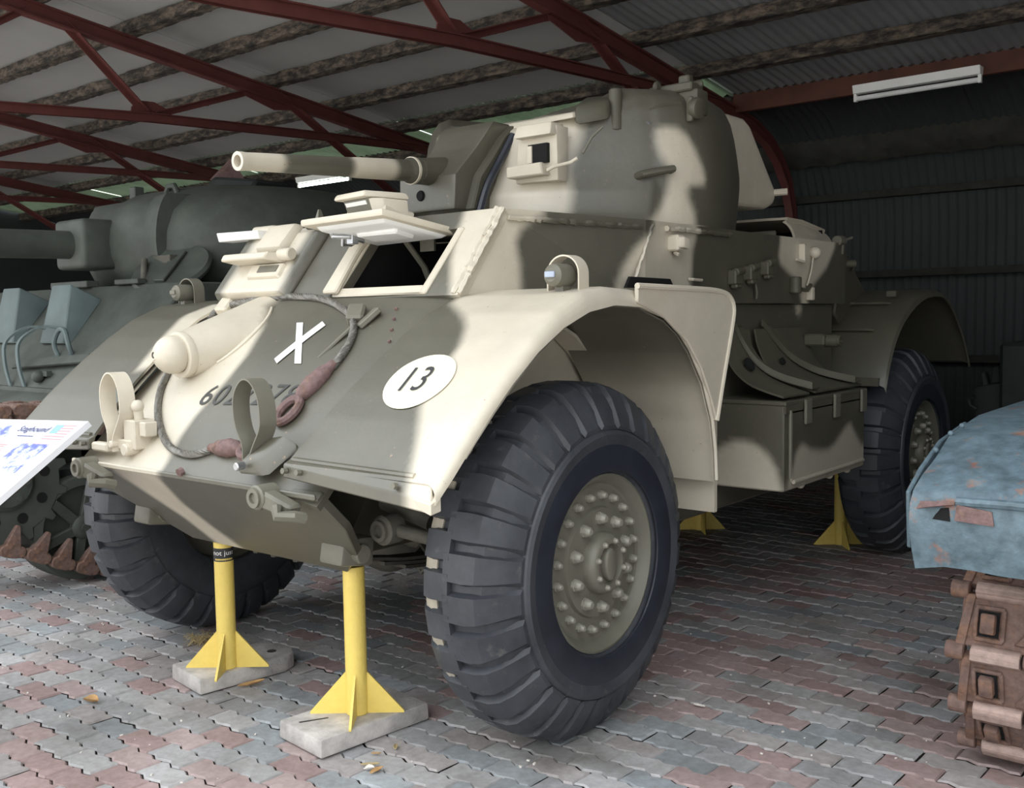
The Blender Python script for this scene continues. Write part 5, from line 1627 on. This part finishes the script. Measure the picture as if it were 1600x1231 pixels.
for yw in (-.02, .62, 1.26):
    rw = MB().lathe([(.0, -.20), (.20, -.20), (.262, -.20), (.265, -.16), (.265, -.02), (.258, 0), (.215, .002), (.205, -.03), (.10, -.05), (.0, -.05)], (-2.05, yw, .285), (1, 0, 0), 40).build('road_wheel', TG, tank, angle=40)
    for k in range(6):
        a = 2 * pi * k / 6 + .3
        b0 = Vector((-2.075, yw + .05 * cos(a), .285 + .05 * sin(a))); b1 = Vector((-2.065, yw + .21 * cos(a), .285 + .21 * sin(a)))
        MB().strap([b0, b1], (0, -sin(a), cos(a)), .05, .03).build('wheel_spoke', TG, rw, bevel=.004)
    MB().lathe([(0, 0), (.062, 0), (.062, .03), (.045, .045), (.022, .047), (.020, .055), (0, .055)], (-2.09, yw, .285), (1, 0, 0), 20).build('wheel_hub', TG, rw, angle=40)
MB().box((-2.25, .8, .50), (.25, 2.2, .16)).build('suspension_beam', MAT['dark_machine'], tank)

# ================================================================== RUSTY BLUE TANK AT THE RIGHT EDGE
tk = thing('rusty_tank', 'faded blue tank with rust-brown track at the right edge, only its corner in view', 'tank', (2.6, 1.5, 0))
BL = MAT['blue']
RX0, RX1 = 2.02, 2.42
# mudguard: hanging front skirt, sloping top, side skirt with a torn corner
def wob(p, k=.006):
    return Vector(p) + Vector((mnoise.noise(Vector(p) * 7), mnoise.noise(Vector(p) * 7 + Vector((5, 1, 2))), mnoise.noise(Vector(p) * 7 + Vector((2, 9, 4))))) * k
rows = []
prof = [(.105, .668), (.092, .72), (.082, .78), (.078, .835), (.095, .858), (.16, .885), (.26, .925), (.36, .965), (.48, .985), (.66, 1.0), (1.1, 1.005), (2.2, 1.005)]
for y, z in prof:
    x0 = lerp_table([(.66, 1.995), (.80, 1.985), (.86, 1.990), (.965, 2.0), (1.01, 2.0)], z)
    n = 14
    rows.append([wob((x0 + (2.95 - x0) * i / n, y, z - (.012 if i == 0 else 0))) for i in range(n + 1)])
mg = MB().sheet(rows, .012).build('mudguard', BL, tk, angle=50)
poly = [(.115, .70), (.10, .85), (.20, .90), (.36, .955), (.60, .985), (.60, .93), (.36, .90), (.22, .82), (.17, .70)]
MB().prism(poly, 'x', 1.968, 1.980).build('side_skirt', BL, tk, bevel=.003)
# torn corner: a dark hole edged with bare red metal
MB().hexa([(2.035, .068, .792), (2.088, .066, .790), (2.085, .066, .825), (2.03, .068, .815)], [(2.035, .080, .792), (2.088, .08, .790), (2.085, .08, .825), (2.03, .08, .815)]).build('torn_hole', MAT['slot'], tk)
MB().sheet([[(1.995, .075, .832), (2.04, .058, .838), (2.10, .062, .842)], [(2.0, .068, .812), (2.04, .050, .825), (2.10, .056, .836)]], .004).build('bent_flap', MAT['oxide'], tk)
MB().hexa([(2.10, .060, .795), (2.19, .062, .79), (2.185, .062, .825), (2.105, .060, .835)], [(2.10, .072, .795), (2.19, .074, .79), (2.185, .074, .825), (2.105, .072, .835)]).build('crumpled_patch', MAT['oxide'], tk)
MB().tube([wob(p, .01) for p in catmull([(2.10, .070, .848), (2.3, .066, .845), (2.5, .068, .84), (2.8, .068, .84)], 6)], .012, 8).build('mudguard_bead', BL, tk)
m = MB()
for (x, y, z) in ((2.0, .37, .975), (2.015, .42, .992), (1.99, .27, .94), (2.06, .22, .912), (2.20, .24, .92)):
    m.ball((x, y, z), .008, 8, 6)
o = m.build('mudguard_bolts', MAT['blue'], tk); o['kind'] = 'stuff'
MB().hexa([(2.42, .50, .30), (3.1, .50, .30), (3.1, 3.4, .30), (2.42, 3.4, .30)], [(2.42, .40, .98), (3.1, .40, .98), (3.1, 3.4, 1.0), (2.42, 3.4, 1.0)]).build('hull', BL, tk, bevel=.02)
MB().hexa([(2.30, 1.1, 1.0), (3.1, 1.1, 1.0), (3.1, 3.4, 1.0), (2.30, 3.4, 1.0)], [(2.40, 1.35, 1.09), (3.1, 1.35, 1.09), (3.1, 3.4, 1.09), (2.40, 3.4, 1.09)]).build('hull_top', BL, tk, bevel=.02)
# track: links round the front wheel
cy, cz, R_ = .70, .355, .335
ctrl = [(2.6, .70), (1.6, .69), (1.0, .70), (.72, .692), (.52, .635), (.405, .52), (.365, .38), (.385, .25), (.46, .12), (.56, .05), (.72, .018), (1.0, .012), (1.6, .012), (2.6, .012)]
PT = .166
tp = track_path(ctrl, PT)
M0 = {}
def part_mesh(key, fn, mat, bevel=.004):
    if key not in M0:
        mb = MB(); fn(mb); M0[key] = mb.mesh(key, mat, (0, 0, 0), bevel=bevel, seg=2)
    return M0[key]
W = RX1 - RX0
# link frame: x across the track from its left edge, y along the track, z outwards
def link_body(m):
    m.box((W * .5, 0, -.012), (W - .03, PT * .80, .034))
    m.box((.055, .0, .008), (.012, PT * .50, .014)); m.box((.125, .0, .008), (.012, PT * .52, .014))
    m.box((.09, PT * .26, .008), (.075, .012, .014))
    m.box((.09, -PT * .26, .008), (.075, .012, .014))
    m.hexa([(.15, -PT * .28, .0), (.36, -PT * .30, .0), (.36, -PT * .1, .0), (.22, PT * .3, .0)], [(.16, -PT * .26, .020), (.35, -PT * .28, .020), (.35, -PT * .12, .020), (.22, PT * .22, .020)])
    m.hexa([(.26, PT * .06, .0), (.36, -PT * .02, .0), (.36, PT * .3, .0), (.30, PT * .3, .0)], [(.27, PT * .08, .022), (.35, .0, .022), (.35, PT * .28, .022), (.30, PT * .28, .022)])
def link_bar(m):
    m.cyl((.050, 0, .004), (.175, 0, .004), .025, n=14)
    m.box((.1125, -.004, .016), (.125, .034, .022))
def link_knuckle(m):
    m.cyl((.18, 0, -.002), (W - .02, 0, -.002), .024, n=12)
def link_knob(m):
    m.cyl((.0, 0, -.004), (.048, 0, -.004), .026, n=12)
def link_nut(m):
    m.box((.088, 0, .014), (.038, .056, .034))
def link_ear(m):
    m.hexa([(.0, -PT * .5, -.02), (.028, -PT * .5, -.02), (.05, PT * .5, -.02), (.022, PT * .5, -.02)], [(.005, -PT * .45, .012), (.03, -PT * .45, .012), (.05, PT * .45, .012), (.026, PT * .45, .012)])
def link_well(m):
    m.box((.088, 0, .006), (.052, .070, .004))
for p, d in tp:
    ang = atan2(d.z, d.y)
    def put(nm, fn, mat, parent, off=0., bevel=.004):
        ob = bpy.data.objects.new(nm, part_mesh(nm, fn, mat, bevel))
        COL.objects.link(ob)
        ob.parent = parent
        return ob
    lk = put('track_link', link_body, MAT['rust'], tk)
    lk.location = Vector((RX0, p.y, p.z)) - tk.location
    # along = direction of travel, outwards = away from the wheel
    ydir = -d; zdir = Vector((1, 0, 0)).cross(ydir)
    lk.rotation_euler = Matrix((Vector((1, 0, 0)), ydir, zdir)).transposed().to_euler()
    b = put('pin_bar', link_bar, MAT['worn_rust'], lk, bevel=.003); b.location = (0, -PT * .5, 0)
    b = put('hinge_knuckle', link_knuckle, MAT['rust'], lk); b.location = (0, -PT * .5, 0)
    b = put('end_knob', link_knob, MAT['rust'], lk); b.location = (-.018, -PT * .5, 0)
    put('link_nut', link_nut, MAT['rust'], lk, bevel=.006)
    put('link_ear', link_ear, MAT['rust'], lk)
    put('nut_well', link_well, MAT['slot'], lk, bevel=0)
MB().lathe([(0, 0), (.29, 0), (.29, .30), (0, .30)], (RX0 + .05, cy, cz), (1, 0, 0), 32).build('idler_wheel', MAT['dark_machine'], tk)

# ------------------------------------------------------------------ information board
sg = thing('information_board', 'tilted white information board with a striped flag and faded blue photographs', 'sign', (-.42, -1.15, 0))
A_ = Vector((-.0953, -1.0, 1.0174)); U_ = Vector((-.99910, 0, -.04236)); D_ = Vector((.02426, -.81984, -.57207)); N_ = U_.cross(D_).normalized()
if N_.z < 0: N_ = -N_
def sp_(u, v, h=0.): return tuple(A_ + U_ * u + D_ * v + N_ * h)
def panel(name, mat, pts, h0, h1, parent):
    return MB().hexa([sp_(u, v, h0) for u, v in pts], [sp_(u, v, h1) for u, v in pts]).build(name, mat, parent, smooth=False)
BW, BH = .78, .52
board = panel('panel', MAT['sign_white'], [(0, 0), (BW, 0), (BW, BH), (0, BH)], -.018, .0, sg)
def pr(name, mat, pts, lvl=1): return panel(name, mat, pts, .0002, .0004 * lvl + .0004, board)
pr('flag_canton', MAT['sign_blue'], [(.112, .021), (.160, .021), (.153, .061), (.105, .061)])
for k in range(6):
    v = .022 + k * .0125
    pr('flag_stripe', MAT['sign_red'], [(.034, v), (.111 if k < 4 else .158, v), (.110 if k < 4 else .157, v + .0045), (.033, v + .0045)])
pr('pink_field', MAT['sign_pink'], [(.028, .097), (.75, .103), (.75, .49), (.05, .49)])
pr('white_field', MAT['sign_white'], [(.03, .113), (.262, .113), (.262, .245), (.05, .245)], 2)
pr('photograph', MAT['photo'], [(.062, .112), (.254, .112), (.262, .24), (.072, .24)], 3)
pr('photograph', MAT['photo'], [(.41, .030), (.52, .030), (.52, .092), (.41, .092)], 1)
pr('photograph', MAT['photo'], [(.30, .27), (.52, .27), (.52, .42), (.30, .42)], 3)
def st_(u0, u1, v0, v1):
    return lambda u, w: sp_(u0 + (u1 - u0) * u, v0 + (v1 - v0) * w, .0014)
text_mark('title', 'Staghound', MAT['sign_ink'], st_(.372, .170, .066, .031), board, 0, .2, 1.06, None, .012)
for k in range(6):
    pr('small_print', MAT['sign_ink'], [(.331 - k * .018, .0765), (.331 - k * .018 - .013, .0765), (.331 - k * .018 - .013, .0805), (.331 - k * .018, .0805)], 3)
for k in range(9):
    v = .122 + k * .0085
    pr('text_line', MAT['sign_red'], [(.325 + .01 * (k % 3), v), (.40, v), (.40, v + .0022), (.325 + .01 * (k % 3), v + .0022)], 3)
for x in (-.55, -.70):
    MB().cyl((x, -1.20, 0), (x, -1.20, .80), .022, n=14).build('post', MAT['steel_dark'], sg)
MB().hexa([sp_(.08, .2, -.05), sp_(.62, .2, -.05), sp_(.62, .3, -.05), sp_(.08, .3, -.05)], [sp_(.08, .2, -.018), sp_(.62, .2, -.018), sp_(.62, .3, -.018), sp_(.08, .3, -.018)]).build('bracket', MAT['steel_dark'], sg)

# ------------------------------------------------------------------ dark machinery far right, against the wall
dm = thing('machine', 'black machinery with a tall box standing in the dark by the back wall', 'machine', (1.75, 4.2, 0))
MB().hexa([(1.24, 4.0, .45), (2.6, 4.0, .45), (2.6, 4.9, .45), (1.24, 4.9, .45)], [(1.235, 4.0, 1.115), (2.6, 4.0, 1.115), (2.6, 4.9, 1.115), (1.235, 4.9, 1.115)]).build('cabinet', MAT['dark_machine'], dm, bevel=.02)
MB().box((1.9, 4.4, .23), (1.5, 1.0, .46)).build('base', MAT['dark_machine'], dm, bevel=.02)
m = MB().hexa([(1.09, 4.1, .0), (1.25, 4.1, .0), (1.25, 4.5, .0), (1.09, 4.5, .0)], [(1.06, 4.1, .84), (1.25, 4.1, .88), (1.25, 4.5, .88), (1.06, 4.5, .84)])
m.build('side_casting', MAT['dark_machine'], dm, bevel=.03, seg=2)
MB().hexa([(1.115, 4.12, .84), (1.15, 4.12, .84), (1.15, 4.2, .84), (1.115, 4.2, .84)], [(1.10, 4.12, .93), (1.125, 4.12, .93), (1.125, 4.2, .93), (1.10, 4.2, .93)]).build('lever', MAT['dark_machine'], dm, bevel=.006)
MB().hexa([(1.15, 4.15, .86), (1.21, 4.15, .86), (1.21, 4.3, .86), (1.15, 4.3, .86)], [(1.165, 4.15, .965), (1.20, 4.15, .965), (1.20, 4.3, .965), (1.165, 4.3, .965)]).build('lever', MAT['dark_machine'], dm, bevel=.006)
MB().tube([(1.08, 4.1, .78), (1.04, 4.1, .76), (1.05, 4.1, .72), (1.09, 4.1, .70)], .016, 8).build('handle', MAT['dark_machine'], dm)

# ------------------------------------------------------------------ litter on the paving
def litter(name, label, cat, x, y, mat, size, rot, curl, seed, group=None):
    r = random.Random(seed)
    n = 8; rows = []
    for i in range(n + 1):
        t = i / n
        w = sin(pi * min(.97, t * .94 + .03)) ** .7 * size[1] / 2
        row = []
        for k in (-1, -.5, 0, .5, 1):
            px = (t - .5) * size[0]; py = k * w
            pz = .006 + curl * (abs(k) ** 1.5) * w * 1.2 + curl * .4 * (t - .5) ** 2 * size[0] + r.uniform(0, .002)
            row.append((x + px * cos(rot) - py * sin(rot), y + px * sin(rot) + py * cos(rot), pz))
        rows.append(row)
    o = MB().sheet(rows, .0015).build(name, mat, None, loc=None)
    # keep the leaf's origin on itself
    me = o.data
    for v in me.vertices: v.co -= Vector((x, y, 0))
    o.location = (x, y, .0)
    return tag(o, label, cat, group)
def g(px, py): return px, py
litter('dry_leaf', 'curled brown leaf on the paving at lower left', 'leaf', -.478, -.838, MAT['leaf'], (.058, .036), .4, .9, 1)
litter('dry_leaf', 'upper pale strip of the three scraps of leaf right of the near timber block', 'leaf', .662, -.585, MAT['straw'], (.055, .014), .75, .5, 2)
litter('dry_leaf', 'orange-brown scrap of the three beside the near timber block', 'leaf', .705, -.600, MAT['leaf'], (.050, .018), 1.6, .5, 3)
litter('paper_scrap', 'white curled scrap between two leaf scraps near the front wheel', 'scrap', .683, -.607, MAT['paper'], (.030, .020), .9, .9, 4)
litter('dry_leaf', 'single upright tan leaf scrap just left of the front wheel', 'leaf', .635, -.455, MAT['straw'], (.034, .012), 2.3, .8, 5)
litter('dry_leaf', 'thin brown scrap lying between the timber block and the leaf scraps', 'leaf', .618, -.52, MAT['leaf'], (.030, .009), .7, .4, 6)
litter('bark_strip', 'strip of bark along the side of the rounded timber block', 'bark', -.165, -.40, MAT['leaf'], (.10, .022), 1.35, .8, 7)
litter('paper_scrap', 'small white scrap on the paving right of the front wheel', 'scrap', 1.205, .395, MAT['paper'], (.045, .012), .1, .6, 8)
# tuft of dry grass
r = random.Random(11)
m = MB()
for k in range(110):
    a = r.uniform(0, 2 * pi); q = r.uniform(0, .06)
    b = (-.735 + q * cos(a), -.22 + q * sin(a), .0)
    a2 = r.uniform(0, 2 * pi); l = r.uniform(.02, .06)
    m.tube([b, (b[0] + cos(a2) * l * .6, b[1] + sin(a2) * l * .6, r.uniform(.015, .04)), (b[0] + cos(a2) * l * 1.2, b[1] + sin(a2) * l * 1.2, r.uniform(.002, .03))], .0012, 3)
tag(m.build('dry_grass_tuft', MAT['straw'], None), 'tuft of dry grass on the paving behind the stickered stand', 'grass', kind='stuff')
# crumbs and grit
m = MB()
for k in range(160):
    x = r.uniform(-1.6, 2.0); y = r.uniform(-1.1, 1.4)
    if -.62 < y < -.05 and -.50 < x < .60: continue
    s = r.uniform(.002, .005)
    m.box((x, y, .002), (s * 2, s, s), Matrix.Rotation(r.uniform(0, 3), 3, 'Z'))
tag(m.build('grit', MAT['paper'], None), 'pale grit and crumbs scattered over the paving', 'grit', kind='stuff')
